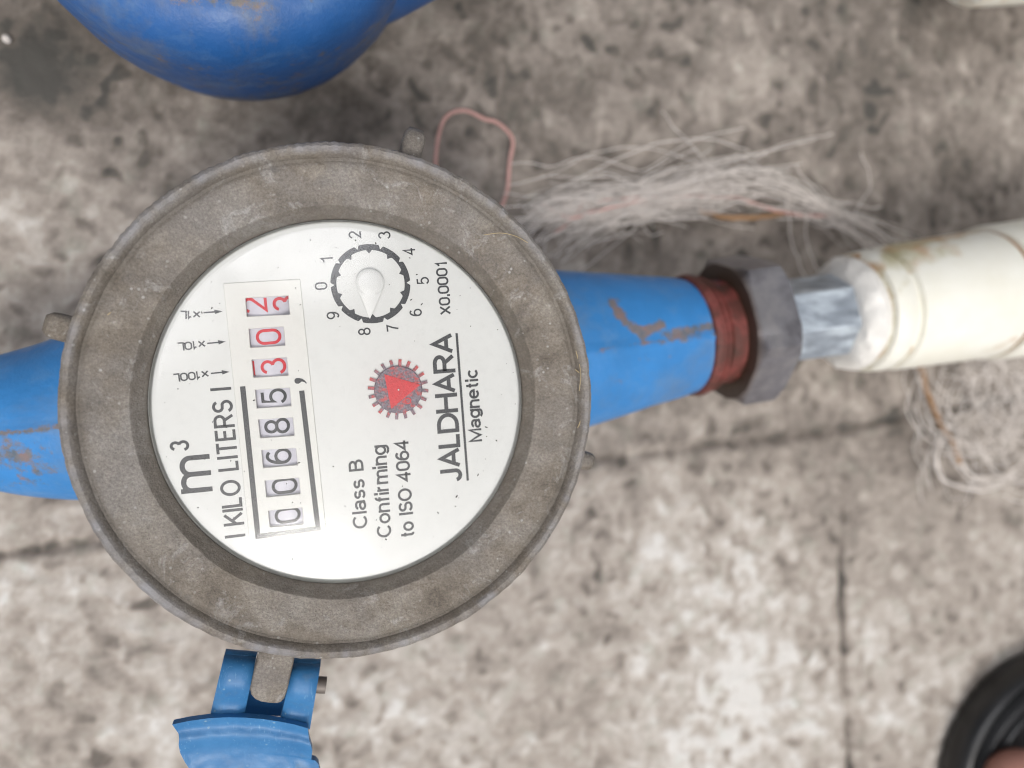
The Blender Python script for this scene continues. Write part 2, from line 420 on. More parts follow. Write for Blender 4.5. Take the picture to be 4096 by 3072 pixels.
# bezel ring
prof = [(38, 58), (42.5, 59), (44.2, 62), (44.6, 71), (44.9, 74.5), (45.6, 75.2), (45.95, 76.5), (45.9, 78.6), (45.6, 79.6), (45.0, 80.0), (44.3, 79.95), (43.7, 79.5), (43.2, 78.75), (42.7, 78.6), (42.1, 78.75),
        (41.2, 78.6), (40, 78.4), (38.6, 78.1), (37.6, 77.9), (36.4, 77.75), (35.35, 77.6), (35.1, 77.4), (34.6, 76.9), (34.0, 76.4), (33.4, 76.0), (33.15, 75.7), (33.1, 75.2), (33.1, 70)]
prof = [(r * MM, z * MM) for r, z in prof]
def bez_mod(a, j):
    if 10 <= j <= 16: return 0.00018 * noise.noise(Vector((math.cos(a) * 6, math.sin(a) * 6, 3)))
    if 5 <= j <= 9: return (0.00014 * noise.noise(Vector((math.cos(a) * 22, math.sin(a) * 22, 7.0))) + 0.00008 * math.sin(a * 190) * max(0, math.sin(a - 0.2)) + 0.00012 * noise.noise(Vector((math.cos(a) * 9, math.sin(a) * 9, j * 0.3))) + 0.00007 * noise.noise(Vector((math.cos(a) * 60, math.sin(a) * 60, j))))
    if 18 <= j <= 21: return 0.00045 * noise.noise(Vector((math.cos(a) * 2.2, math.sin(a) * 2.2, 4.1)))
    return 0
V, Fc = lathe(prof, 720, rmod=bez_mod)
me = mesh(V, Fc)
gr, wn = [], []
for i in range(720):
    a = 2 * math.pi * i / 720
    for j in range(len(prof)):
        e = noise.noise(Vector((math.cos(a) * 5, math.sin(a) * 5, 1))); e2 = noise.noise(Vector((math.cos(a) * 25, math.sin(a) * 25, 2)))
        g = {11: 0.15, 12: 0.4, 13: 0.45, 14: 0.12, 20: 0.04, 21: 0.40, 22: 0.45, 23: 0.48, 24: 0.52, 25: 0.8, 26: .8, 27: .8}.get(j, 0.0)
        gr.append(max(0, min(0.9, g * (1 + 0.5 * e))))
        w = {7: .1, 8: 0.25, 9: 0.42, 10: 0.32}.get(j, 0.0)
        wn.append(max(0, min(0.85, w * (0.7 + 1.3 * e + 1.2 * e2))))
set_attr(me, 'grime_shade', gr); set_attr(me, 'worn', wn)
fixed = me
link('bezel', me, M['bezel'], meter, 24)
def zero_attr(me, *names):
    for nme in names: set_attr(me, nme, [0.0] * len(me.vertices))
    return me
# lugs around the ring
def lug(px, py, z, wid, out):
    c = at(px, py, z); d = Vector((c.x, c.y, 0)).normalized(); s = Vector((-d.y, d.x, 0))
    base = d * 0.0435
    V, Fc = [], []
    ringn, lay = 28, 7
    L = out
    tip = (Vector((c.x, c.y, 0)) - base).length + L
    sec = []
    for k in range(lay + 1):
        t = k / lay
        sec.append((t * (tip), 1.0 if t < .7 else math.sqrt(max(0.02, 1 - ((t - .7) / .3) ** 2)) * 0.999))
    for (u, sc) in sec:
        for q in range(ringn):
            a = 2 * math.pi * q / ringn
            ca, sa = math.cos(a), math.sin(a)
            ca = math.copysign(abs(ca) ** 0.7, ca); sa = math.copysign(abs(sa) ** 0.7, sa)
            V.append(base + d * u + s * (ca * wid * (0.55 + 0.45 * sc)) + Vector((0, 0, z + sa * 0.0022 * sc)))
    for k in range(lay):
        for q in range(ringn):
            q2 = (q + 1) % ringn; Fc.append((k * ringn + q, k * ringn + q2, (k + 1) * ringn + q2, (k + 1) * ringn + q))
    Fc.append(tuple(lay * ringn + q for q in range(ringn)))
    me = fix(mesh(V, Fc)); zero_attr(me, 'grime_shade', 'worn')
    link('lug', me, M['bezel'], meter, 50)
lug(118 * S, 703 * S, 0.0735, 0.0023, 0.0016)
lug(893 * S, 306 * S, 0.0735, 0.0021, 0.0024)
lug(1271 * S, 996 * S, 0.0740, 0.0018, 0.0012)
# --- dial face
ZD = 0.0752
ZP = ZD + 0.0003
cpix = [zA(930, 790), zA(1660, 750), (1308, 2152), (998, 2174)]
panel = [at(x, y, ZP) for x, y in cpix]
def fill_with_holes(outer, holes, ztop, zbot, name, mat, parent, smooth=None):
    bm = bmesh.new(); E = []
    loops = []
    for lp in [outer] + holes:
        vv = [bm.verts.new((p[0], p[1], ztop)) for p in lp]; loops.append(vv)
        for i in range(len(vv)): E.append(bm.edges.new((vv[i], vv[(i + 1) % len(vv)])))
    bmesh.ops.triangle_fill(bm, use_beauty=True, use_dissolve=False, edges=E, normal=(0, 0, 1))
    top = list(bm.faces)
    for f in top:
        f.normal_update()
        if f.normal.z < 0: f.normal_flip()
    for vv in loops:
        bb = [bm.verts.new((v.co.x, v.co.y, zbot)) for v in vv]
        for i in range(len(vv)):
            k = (i + 1) % len(vv); bm.faces.new((vv[i], vv[k], bb[k], bb[i]))
    bmesh.ops.recalc_face_normals(bm, faces=bm.faces)
    if sum(f.normal.z * f.calc_area() for f in bm.faces) < 0:
        for f in bm.faces: f.normal_flip()
    me = bpy.data.meshes.new('m'); bm.to_mesh(me); bm.free()
    return link(name, me, mat, parent, smooth)
circ = [(0.0333 * math.cos(2 * math.pi * i / 160), 0.0333 * math.sin(2 * math.pi * i / 160)) for i in range(160)]
cen = sum(panel, Vector()) / 4
hole = [cen + (p - cen) * 0.93 for p in panel]
dial = fill_with_holes(circ, [[(p.x, p.y) for p in hole]], ZD, ZD - 0.0025, 'dial_face', M['dial'], meter)
wins = [[zA(1140, 930), zA(1548, 905), zA(1563, 1085), zA(1155, 1105)], [zA(1172, 1222), zA(1502, 1200), zA(1518, 1378), zA(1187, 1400)],
        [zB(1200, 92), zB(1533, 70), zB(1550, 240), zB(1218, 262)], [zB(1233, 378), zB(1560, 358), zB(1577, 530), zB(1250, 553)],
        [zB(1262, 660), zB(1590, 640), zB(1607, 812), zB(1282, 835)], [zB(1293, 950), zB(1620, 930), zB(1637, 1090), zB(1310, 1118)],
        [zB(1325, 1240), zB(1648, 1212), zB(1665, 1365), zB(1340, 1397)], [zB(1358, 1525), zB(1680, 1495), zB(1692, 1655), zB(1373, 1682)]]
winw = [[at(x, y, ZP) for x, y in w] for w in wins]
pan = fill_with_holes([(p.x, p.y) for p in panel], [[(p.x, p.y) for p in w] for w in winw], ZP, ZP - 0.0011, 'counter_panel', M['panel'], meter)
bevel(pan.data, 0.00012, 2, 60)
# --- stroke lettering
def arc(cx, cy, rx, ry, a0, a1, n=None):
    n = n or max(6, int(abs(a1 - a0) / 12))
    return [(cx + rx * math.cos(R(lerp(a0, a1, i / n))), cy + ry * math.sin(R(lerp(a0, a1, i / n)))) for i in range(n + 1)]
def ell(cx, cy, rx, ry): return ('c', arc(cx, cy, rx, ry, 90, 450, 30)[:-1])
Sg = arc(.3, .75, .26, .25, 18, 245) + arc(.3, .27, .29, .27, 62, -160)
six = [('c', arc(.28, .31, .28, .31, 90, 450, 28)[:-1]), arc(.31, .40, .31, .60, 185, 55)]
G = {
 '0': (.56, [('c', arc(.28, .70, .28, .30, 0, 180, 14) + arc(.28, .30, .28, .30, 180, 360, 14))]),
 '1': (.34, [[(.06, .76), (.20, .80), (.29, 1), (.29, 0)]]),
 '2': (.56, [arc(.28, .72, .27, .28, 172, -28) + [(.02, .0), (.56, 0)]]),
 '3': (.56, [arc(.27, .75, .24, .25, 165, -70), arc(.27, .27, .29, .27, 72, -168)]),
 '4': (.60, [[(.44, 0), (.44, 1), (0, .27), (.62, .27)]]),
 '5': (.56, [[(.50, 1), (.10, 1), (.05, .50)] + arc(.27, .32, .29, .32, 130, -155)]),
 '6': (.56, six), '7': (.55, [[(0, 1), (.55, 1), (.33, .5), (.20, 0)]]),
 '8': (.56, [ell(.28, .755, .23, .245), ell(.28, .26, .28, .26)]),
 '9': (.56, [(('c', [(.56 - x, 1 - y) for x, y in p[1]]) if p[0] == 'c' else [(.56 - x, 1 - y) for x, y in p]) for p in six]),
 '.': (.06, [[(.03, -.03), (.03, .09)]]), ' ': (.26, []),
 'A': (.68, [[(0, 0), (.34, 1), (.68, 0)], [(.11, .31), (.57, .31)]]),
 'B': (.58, [[(.3, .53)] + [(0, .53), (0, 1), (.3, 1)] + arc(.3, .765, .22, .235, 90, -90), [(.0, .56), (0, 0), (.31, 0)] + arc(.31, .265, .27, .265, -90, 90)]),
 'C': (.72, [arc(.38, .5, .38, .5, 42, 318)]),
 'D': (.68, [('c', [(0, 0), (0, 1), (.26, 1)] + arc(.26, .5, .42, .5, 80, -90))]),
 'E': (.54, [[(.54, 1), (0, 1), (0, 0), (.54, 0)], [(0, .52), (.48, .52)]]),
 'H': (.66, [[(0, 0), (0, 1)], [(.66, 0), (.66, 1)], [(0, .53), (.66, .53)]]),
 'I': (.04, [[(.02, 0), (.02, 1)]]),
 'J': (.46, [[(.42, 1), (.42, .25)] + arc(.22, .25, .20, .25, 0, -172)]),
 'K': (.60, [[(0, 0), (0, 1)], [(.58, 1), (.02, .38)], [(.20, .60), (.62, 0)]]),
 'L': (.48, [[(0, 1), (0, 0), (.48, 0)]]),
 'M': (.78, [[(0, 0), (0, 1), (.39, 0.02), (.78, 1), (.78, 0)]]),
 'O': (.78, [ell(.39, .5, .39, .5)]),
 'R': (.64, [[(0, 0), (0, 1), (.34, 1)] + arc(.34, .74, .26, .26, 80, -90) + [(0, .48)], [(.34, .48), (.62, 0)]]),
 'S': (.60, [Sg]), 'T': (.62, [[(0, 1), (.62, 1)], [(.31, 1), (.31, 0)]]),
 'X': (.62, [[(0, 0), (.62, 1)], [(0, 1), (.62, 0)]]),
 'x': (.56, [[(0, 0), (.56, .78)], [(0, .78), (.56, 0)]]),
 'a': (.50, [arc(.25, .52, .22, .20, 165, 0) + [(.47, .5), (.47, .08), (.52, 0)], ell(.23, .20, .23, .20)]),
 'c': (.48, [arc(.26, .36, .26, .36, 42, 318)]),
 'e': (.52, [[(0.02, .38), (.52, .38)] + arc(.26, .36, .26, .36, 5, 320)]),
 'f': (.28, [[(.12, 0), (.12, .8)] + arc(.26, .82, .14, .18, 180, 85), [(0, .70), (.28, .70)]]),
 'g': (.50, [ell(.25, .36, .25, .36), [(.50, .74), (.50, -.05)] + arc(.26, -.05, .24, .20, 0, -160)]),
 'i': (.04, [[(.02, 0), (.02, .60)], [(.02, .90), (.02, 1.03)]]),
 'l': (.04, [[(.02, 0), (.02, 1)]]),
 'm': (.80, [[(0, 0), (0, .74)], arc(.20, .50, .20, .22, 180, 0) + [(.40, 0)], arc(.60, .50, .20, .22, 180, 0) + [(.80, 0)]]),
 'n': (.46, [[(0, 0), (0, .74)], arc(.23, .48, .23, .24, 180, 0) + [(.46, 0)]]),
 'o': (.54, [ell(.27, .36, .27, .36)]),
 'r': (.28, [[(0, 0), (0, .74)], arc(.24, .46, .24, .26, 180, 90)]),
 's': (.46, [[(x * .76, y * .72) for x, y in Sg]]),
 't': (.28, [[(.13, .95), (.13, .15)] + arc(.26, .15, .13, .15, 180, 280), [(0, .70), (.28, .70)]]),
}
def ribbon(path, closed, w, zf, dz=0.00006):
    "flat raised stroke along a 2D path in world XY; zf(x,y) is the surface height"
    P = [Vector((p[0], p[1])) for p in path]; n = len(P); Lf, Rt = [], []
    for i in range(n):
        a = P[(i - 1) % n] if (closed or i > 0) else None
        b = P[(i + 1) % n] if (closed or i < n - 1) else None
        d1 = (P[i] - a).normalized() if a is not None and (P[i] - a).length > 1e-9 else None
        d2 = (b - P[i]).normalized() if b is not None and (b - P[i]).length > 1e-9 else None
        if d1 is None: d1 = d2
        if d2 is None: d2 = d1
        n1 = Vector((-d1.y, d1.x)); n2 = Vector((-d2.y, d2.x)); m = (n1 + n2)
        if m.length < 1e-6: m = n1
        m.normalize(); k = min(2.2, 1 / max(0.3, m.dot(n1)))
        Lf.append(P[i] + m * w / 2 * k); Rt.append(P[i] - m * w / 2 * k)
    V = [(p.x, p.y, zf(p.x, p.y) + dz) for p in Lf] + [(p.x, p.y, zf(p.x, p.y) + dz) for p in Rt]
    V += [(p.x, p.y, zf(p.x, p.y)) for p in Lf] + [(p.x, p.y, zf(p.x, p.y)) for p in Rt]
    Fc = []
    for i in range(n if closed else n - 1):
        k = (i + 1) % n
        Fc += [(i, i + n, k + n, k), (i, k, k + 2 * n, i + 2 * n), (i + n, i + 3 * n, k + 3 * n, k + n)]
    if not closed: Fc += [(0, 2 * n, 3 * n, n), (n - 1, 2 * n - 1, 4 * n - 1, 3 * n - 1)]
    return V, Fc
def lettering(text, A, B, cap, sw, name, mat, parent, zf=None, track=.20, z=None):
    """text from pixel A (baseline start) to pixel B (baseline end); cap height and stroke in photo pixels.
    It is laid out on the dial plane, in metres."""
    z = ZD if z is None else z
    zf = zf or (lambda x, y: z)
    a, b = at(*A, z), at(*B, z)
    mpp = (a - b).length / math.hypot(A[0] - B[0], A[1] - B[1])
    d = (b - a).normalized(); up = Vector((-d.y, d.x, 0)); cap *= mpp; sw *= mpp; L = (b - a).length
    tot = sum(G[c][0] for c in text) + track * (len(text) - 1)
    kx = (L - sw) / tot if tot > 0.1 else cap
    parts = []; x = 0; q = 0
    for c in text:
        wd, paths = G[c]
        for p in paths:
            closed = p[0] == 'c'; pp = p[1] if closed else p
            pts = [a + d * (sw / 2 + (x + u) * kx) + up * (sw / 2 + v * (cap - sw)) for u, v in pp]
            if not closed:   # strokes reach the full cap height at butt ends
                for e, f in ((0, 1), (-1, -2)):
                    if abs(pp[e][0] - pp[f][0]) < 1e-4: pts[e] = pts[e] + (pts[e] - pts[f]).normalized() * sw / 2
            parts.append(ribbon([(t.x, t.y) for t in pts], closed, sw, zf, 0.00005 + 0.000002 * (q % 7))); q += 1
        x += wd + track
    V, Fc = merge(parts)
    return link(name, fix(mesh(V, Fc)), mat, parent)
def glyph(ch, C, hgt, wid, sw, ang_from, name, mat, parent, z, zf=None):
    "one digit centred on pixel C; reading direction = dial direction"
    a, b = ang_from
    dx, dy = b[0] - a[0], b[1] - a[1]; l = math.hypot(dx, dy); dx /= l; dy /= l
    ux, uy = dy, -dx     # up in pixels (left of reading direction on screen)
    base = (C[0] - ux * hgt / 2, C[1] - uy * hgt / 2)
    A = (base[0] - dx * wid / 2, base[1] - dy * wid / 2); B = (base[0] + dx * wid / 2, base[1] + dy * wid / 2)
    return lettering(ch, A, B, hgt, sw, name, mat, parent, zf, z=z)
RD = (zB(1358, 1525), zB(1200, 92))     # reading direction of the dial
BL, RDM = M['black'], M['red']
lettering('I KILO LITERS I', (982, 2146), zB(1005, 346), 77, 11, 'lettering', BL, dial, track=.22)
lettering('Class B', zD(408, 1494), zD(372, 988), 57, 9, 'lettering', BL, dial)
lettering('Confirming', zD(584, 1560), zD(541, 882), 57, 9, 'lettering', BL, dial)
lettering('to ISO 4064', zD(753, 1560), zD(706, 842), 55, 9, 'lettering', BL, dial)
lettering('JALDHARA', zD(1107, 1152), zD(1036, 58), 88, 15.5, 'lettering', BL, dial, track=.17)
lettering('Magnetic', zD(1250, 857), zD(1216, 322), 52, 9, 'lettering', BL, dial)
lettering('X0.0001', zC(1410, 948), zC(1366, 456), 47, 7.5, 'lettering', BL, dial, track=.2)
lettering('x1L', zA(716, 1052), zA(520, 1048), 36, 6.2, 'lettering', BL, dial, track=.16)
lettering('x10L', zA(760, 1328), zA(490, 1352), 36, 6.2, 'lettering', BL, dial, track=.16)
lettering('x100L', zB(790, 190), zB(450, 226), 36, 6.2, 'lettering', BL, dial, track=.16)
lettering('m', zB(832, 1337), zB(800, 985), 150, 19, 'lettering', BL, dial)
lettering('3', zB(612, 952), zB(606, 852), 72, 11, 'lettering', BL, dial)
def stroke(pix, w, name, mat, parent, z=ZD, closed=False, dz=0.00006):
    P = [at(*p, z) for p in pix]; mpp = 0.1365 / FPX
    return link(name, fix(mesh(*ribbon([(p.x, p.y) for p in P], closed, w * mpp, lambda x, y: z, dz))), mat, parent)
stroke([zD(1062, 60), zD(1145, 1147)], 10, 'underline', BL, dial)
stroke([zB(1115, 345), (1032, 2146), (1272, 2113), zB(1675, 385)], 20, 'counter_outline', BL, pan, ZP)
def flat_poly(pix, name, mat, parent, z, th=0.00006):
    P = [at(*p, z) for p in pix]
    return link(name, fix(mesh(*loft_poly([(p.x, p.y) for p in P], z, z + th))), mat, parent)
flat_poly([zB(*p) for p in [(1606, 292), (1610, 276), (1625, 266), (1650, 266), (1680, 272), (1706, 290), (1724, 312), (1718, 320), (1700, 304), (1676, 298), (1664, 308), (1645, 320), (1622, 318), (1609, 306)]], 'comma_mark', BL, pan, ZP)
for f, (x0, y0, x1, y1, x2, y2) in ((zA, (745, 1068, 850, 1061, 926, 1055)), (zA, (780, 1359, 885, 1350, 956, 1342)), (zB, (815, 222, 920, 212, 990, 207))):
    a, b, c = f(x0, y0), f(x1, y1), f(x2, y2)
    P = [at(*p, ZD) for p in (a, b)]; hd = [at(*p, ZD) for p in (f(x1 - 4, y1 - 21), c, f(x1 + 4, y1 + 20))]
    parts = [ribbon([(p.x, p.y) for p in P], False, 0.00024, lambda x, y: ZD), loft_poly([(p.x, p.y) for p in hd], ZD, ZD + 0.00007)]
    link('arrow', fix(mesh(*merge(parts))), BL, dial)
# --- number drums
axd = (at(*zB(1200, 92), ZP) - at(*zB(1358, 1525), ZP)).normalized(); nx = Vector((axd.y, -axd.x, 0))
DR = 0.0085
digits = [[('2', (1232, 998), 0), ('3', (1523, 982), 0)], [('0', (1366, 1299), 0)], [('3', (1412, 157), 1), ('2', (1112, 178), 1)], [('5', (1417, 442), 1)],
          [('8', (1448, 722), 1)], [('6', (1463, 1007), 1)], [('0', (1520, 1285), 1)], [('0', (1549, 1563), 1)]]
ZDR = ZP - 0.0006
for k, w in enumerate(winw):
    c = sum(w, Vector()) / 4
    half = abs((w[3] - w[0]).dot(axd)) / 2 + 0.0002
    cc = Vector((c.x, c.y, 0))
    if k == 0: cc -= nx * (((w[1] - w[0]).length - (winw[1][1] - winw[1][0]).length) / 2)
    V, Fc = [], []; ns = 40
    for s in (-1, 1):
        for i in range(ns):
            a = 2 * math.pi * i / ns
            V.append(cc + axd * (s * half) + nx * (DR * math.sin(a)) + Vector((0, 0, ZDR - DR + DR * math.cos(a))))
    Fc = [(i, (i + 1) % ns, ns + (i + 1) % ns, ns + i) for i in range(ns)] + [tuple(range(ns))[::-1], tuple(range(ns, 2 * ns))]
    dr = link('number_drum', fix(mesh(V, Fc)), M['drum'], meter, 40)
    def zf(x, y, cc=cc):
        u = (Vector((x, y, 0)) - cc).dot(nx); return ZDR - DR + math.sqrt(max(0, DR * DR - u * u)) + 0.00004
    for ch, (px, py), zz in digits[k]:
        f = zB if zz else zA
        glyph(ch, f(px, py), 98 * 1.0, 62, 11.5, RD, 'digit', RDM if k < 3 else BL, dr, ZDR, zf)
# --- leak dial: toothed ring, hand, numbers
c0 = zC(660, 665); cw = at(*c0, ZD); rad = 0.5 * (at(*zC(1030, 665), ZD) - at(*zC(290, 665), ZD)).length
radv = 0.5 * (at(*zC(660, 295), ZD) - at(*zC(660, 1035), ZD)).length; rad = (rad + radv) / 2
outer, inner = [], []
NS = 360
for i in range(NS):
    a = i * 360 / NS
    dn = (a - 182.5 + 18) % 36 - 18        # distance from an outer notch
    dt = (a - 182.5) % 36 - 18             # distance from an inner tooth
    ro = rad * (1.0 - (0.10 * max(0, 1 - abs(dn) / 3.2)))
    if abs(dn) > 16.5: ro = ro
    ri = rad * (0.855 - 0.095 * max(0, 1 - abs(dt) / 5.0))
    outer.append((cw.x + ro * math.cos(R(a)), cw.y + ro * math.sin(R(a)))); inner.append((cw.x + ri * math.cos(R(a)), cw.y + ri * math.sin(R(a))))
V = [(x, y, ZD + 0.00006) for x, y in outer + inner] + [(x, y, ZD) for x, y in outer + inner]
Fc = []
for i in range(NS):
    k = (i + 1) % NS
    Fc += [(i, k, NS + k, NS + i), (i, i + 2 * NS, k + 2 * NS, k), (NS + i, NS + k, 3 * NS + k, 3 * NS + i)]
link('scale_ring', fix(mesh(V, Fc)), BL, dial)
for ch, p in zip('0123456789', [(197, 687), (250, 448), (510, 210), (785, 214), (1015, 365), (1143, 638), (1077, 933), (865, 1078), (600, 1110), (308, 960)]):
    glyph(ch, zC(*p), 50, 30, 6.2, RD, 'lettering', BL, dial, ZD)
# hand: dome and pointer
hc = at(*zC(650, 655), ZD); tip = at(*zC(650, 992), ZD)
hand_prof = [(0.00245, ZD + 0.0003), (0.0025, ZD + 0.0007), (0.00235, ZD + 0.00085), (0.0019, ZD + 0.00098), (0.0010, ZD + 0.00106), (0.0, ZD + 0.00108)]
p1 = lathe(hand_prof, 48, (hc.x, hc.y))
d = (tip - hc); d.z = 0; L = d.length; d.normalize(); s = Vector((-d.y, d.x, 0)); z0 = ZD + 0.0003
b0 = hc + d * 0.0012
V = [b0 + s * 0.0022, b0 - s * 0.0022, hc + d * L, b0, hc + d * (L - .0001)]
V = [Vector((v.x, v.y, z0)) for v in V[:3]] + [Vector((v.x, v.y, z0 + 0.0004)) for v in V[:2]] + [Vector((V[2].x, V[2].y, z0 + 0.0002)), Vector((b0.x, b0.y, z0 + 0.0009))]
p2 = (V, [(0, 1, 2), (3, 5, 6), (6, 5, 4), (0, 2, 5, 3), (1, 4, 5, 2), (0, 3, 6, 4, 1)])
link('dial_hand', fix(mesh(*merge([p1, p2]))), M['white'], meter, 40)
# --- red leak indicator wheel
gc = at(*zD(632, 475), ZD); gs = (at(*zD(732, 475), ZD) - at(*zD(632, 475), ZD)).length / 100
R1, R2, zg = 176 * gs, 222 * gs, ZD + 0.0004
parts = [lathe([(R1, ZD + 0.00005), (R1, zg), (R1 * .97, zg + 0.0001), (0.0, zg + 0.0001)], 72, (gc.x, gc.y))]
nT = 20
for i in range(nT):
    a = R(90 - 4 + i * 18.0); dd = Vector((math.cos(a), math.sin(a), 0)); ss = Vector((-dd.y, dd.x, 0)); wv = 11.5 * gs
    g = Vector((gc.x, gc.y, 0)); lo = [g + dd * R1 * .95 + ss * wv, g + dd * R1 * .95 - ss * wv, g + dd * R2 - ss * wv * .95, g + dd * R2 + ss * wv * .95]
    parts.append(loft_poly([(p.x, p.y) for p in lo], ZD + 0.00006, zg - 0.00004))
V, Fc = merge(parts); me = mesh(V, Fc)
gv = []
for v in V:
    dx, dy = v[0] - gc.x, v[1] - gc.y; rr = math.hypot(dx, dy); a = math.degrees(math.atan2(dy, dx)) % 360
    tooth = rr > R1 * 1.01
    clean = (a > 20 and a < 100) or (150 < a < 175) or (a > 320 and a < 335)
    gv.append(0.15 if (tooth and clean) else (1.0 if not tooth else 0.9))
set_attr(me, 'grime_shade', gv)
gear = link('star_wheel', me, M['gear'], meter)
tri = [at(*p, zg + 0.0001) for p in (zD(528, 362), zD(580, 618), zD(793, 440))]
link('triangle_mark', fix(mesh(*loft_poly([(p.x, p.y) for p in tri], zg + 0.0001, zg + 0.00025))), M['gearred'], gear)
q = at(*zD(703, 558), zg); link('ring_mark', fix(mesh(*ribbon([(q.x + 20 * gs * math.cos(2 * math.pi * i / 24), q.y + 20 * gs * math.sin(2 * math.pi * i / 24)) for i in range(24)], True, 8 * gs, lambda x, y: zg + 0.0001, 0.0001))), M['gearred'], gear)
V, Fc = lathe([(7 * gs, zg + .0002), (6 * gs, zg + 0.0005), (0, zg + 0.0006)], 16, (gc.x, gc.y))
link('spindle', fix(mesh(V, Fc)), M['white'], gear, 40)
# --- glass
def gz(r): return 0.0768 + 0.0009 * (1 - (r / 0.0330) ** 2)
gp = [(0.0, gz(0))] + [(r * MM, gz(r * MM)) for r in (4, 8, 12, 16, 20, 24, 27, 29.5, 31, 31.7)] + [(0.0322, gz(.0317) - 0.0001), (0.0326, gz(.0317) - 0.00035), (0.0329, gz(.0317) - 0.0007), (0.0330, gz(.0317) - 0.0011), (0.0330, 0.0753)]
me = fix(mesh(*lathe(gp, 160)))
glass = link('glass_cover', me, M['glass'], meter, 60)
# grit on the glass
parts = []
rg = random.Random(3)
for i in range(90):
    a = rg.uniform(0, 360); r = 0.0315 * math.sqrt(rg.uniform(0.02, 1)); 
    if rg.random() < .45: r = rg.uniform(0.026, 0.0318)
    x, y = r * math.cos(R(a)), r * math.sin(R(a)); sz = rg.choice([.00005, .00006, .00008, .0001, .00013]) ; el = rg.uniform(1, 2.6); th = rg.uniform(0, 3.14)
    lp = []
    for k in range(7):
        t = 2 * math.pi * k / 7; rr = sz * rg.uniform(.6, 1.2); u, v = rr * el * math.cos(t), rr * math.sin(t)
        lp.append((x + u * math.cos(th) - v * math.sin(th), y + u * math.sin(th) + v * math.cos(th)))
    zz = gz(r) + 0.00002; parts.append(loft_poly(lp, zz, zz + 0.00008))
tag(link('grit', fix(mesh(*merge(parts))), M['grit'], meter), kind='stuff')

# --- blue cast body with two spouts
def axis_pts(lst, z=AX):
    P = [atF(x, y, z) for x, y, r in lst]; return P
def smooth_profile(lst, n):
    P = axis_pts(lst); Q = catmull(P, n); m = len(lst) - 1; rr = []
    for s_ in range(n):
        u = s_ / (n - 1) * m; i = min(int(u), m - 1); t = u - i; rr.append(lerp(lst[i][2], lst[i + 1][2], t) * MM * dscale(Q[s_]))
    return Q, rr
def seg_d(p, a, b):
    abx, aby = b[0] - a[0], b[1] - a[1]; t = max(0, min(1, ((p[0] - a[0]) * abx + (p[1] - a[1]) * aby) / (abx * abx + aby * aby)))
    return math.hypot(p[0] - a[0] - abx * t, p[1] - a[1] - aby * t)
def ridge(amp=0.03, wdt=0.07, at_=0.0):
    return lambda i, a: 1 + amp * math.exp(-(((a - at_ + math.pi) % (2 * math.pi) - math.pi) / wdt) ** 2)
def top_pos(pfx, z):  # marks on the upper side of the spouts, at the height of their crown
    v = atF(pfx[0], pfx[1], z); return (v.x, v.y)
def spout(lst, marks, ridge_at, n=90, segs=128):
    Q, rr = smooth_profile(lst, n)
    V, Fc = tube(Q, rr, segs, ridge(0.028, 0.05, ridge_at))
    me = mesh(V, Fc); st = []
    mk = [([top_pos(p, 0.0505) for p in pl], w * MM, k) for pl, w, k in marks]
    for v in me.vertices:
        s_ = 0.0
        if v.co.z > AX:
            for pl, w, k in [([tuple(atF(*p, v.co.z))[:2] for p in pl], w * MM, k) for pl, w, k in marks]:
                for i in range(len(pl) - 1): s_ = max(s_, k * math.exp(-(seg_d((v.co.x, v.co.y), pl[i], pl[i + 1]) / w) ** 2))
        st.append(s_)
    set_attr(me, 'stain', st); return me
body_prof = [(0.0, 5), (26, 5.5), (33, 9), (37, 18), (38, 30), (38, 44), (38.5, 52), (40.5, 56), (41, 60), (41, 66), (33.1, 66.2)]
me = mesh(*lathe([(r * MM, z * MM) for r, z in body_prof], 128)); fix(me); zero_attr(me, 'stain')
body = link('body', me, M['blue'], meter, 50)
rightl = [(950, 790, 20), (1120, 768, 19.6), (1245, 755, 17.8), (1380, 738, 15.0), (1475, 727, 13.0), (1492, 724, 12.6)]
leftl = [(500, 855, 21), (300, 880, 21), (145, 905, 18.8), (0, 917, 15.6), (-90, 928, 13.6), (-170, 938, 12.8)]
marksR = [([(1300, 810), (1340, 830)], 2.5, .33), ([(1360, 780), (1440, 770)], 2.5, .33), ([(1430, 650), (1470, 660)], 1.5, .3), ([(1322, 650), (1345, 690), (1375, 712), (1400, 722)], 1.7, .72), ([(1390, 720), (1430, 702)], 1.9, .8), ([(1440, 722), (1490, 715), (1540, 705)], 2.0, .75), ([(1280, 760), (1400, 742), (1560, 722)], 1.0, .6), ([(1290, 790), (1400, 800)], 2.5, .25), ([(1490, 660), (1545, 700)], 2.5, .35)]
marksL = [([(0, 1030), (120, 1045)], 4.0, .35), ([(0, 960), (70, 960)], 3.0, .45), ([(30, 780), (80, 770)], 1.5, .3), ([(-60, 945), (130, 920)], 1.0, .6), ([(20, 985), (90, 975)], 3.6, .62), ([(50, 1010), (110, 1020)], 3.0, .45), ([(-40, 1000), (10, 990)], 3.5, .6), ([(60, 815), (105, 835)], 0.7, .38)]
link('outlet_spout', spout(rightl, marksR, -0.02), M['blue'], meter, 50)
link('inlet_spout', spout(leftl, marksL, -0.02), M['blue'], meter, 50)
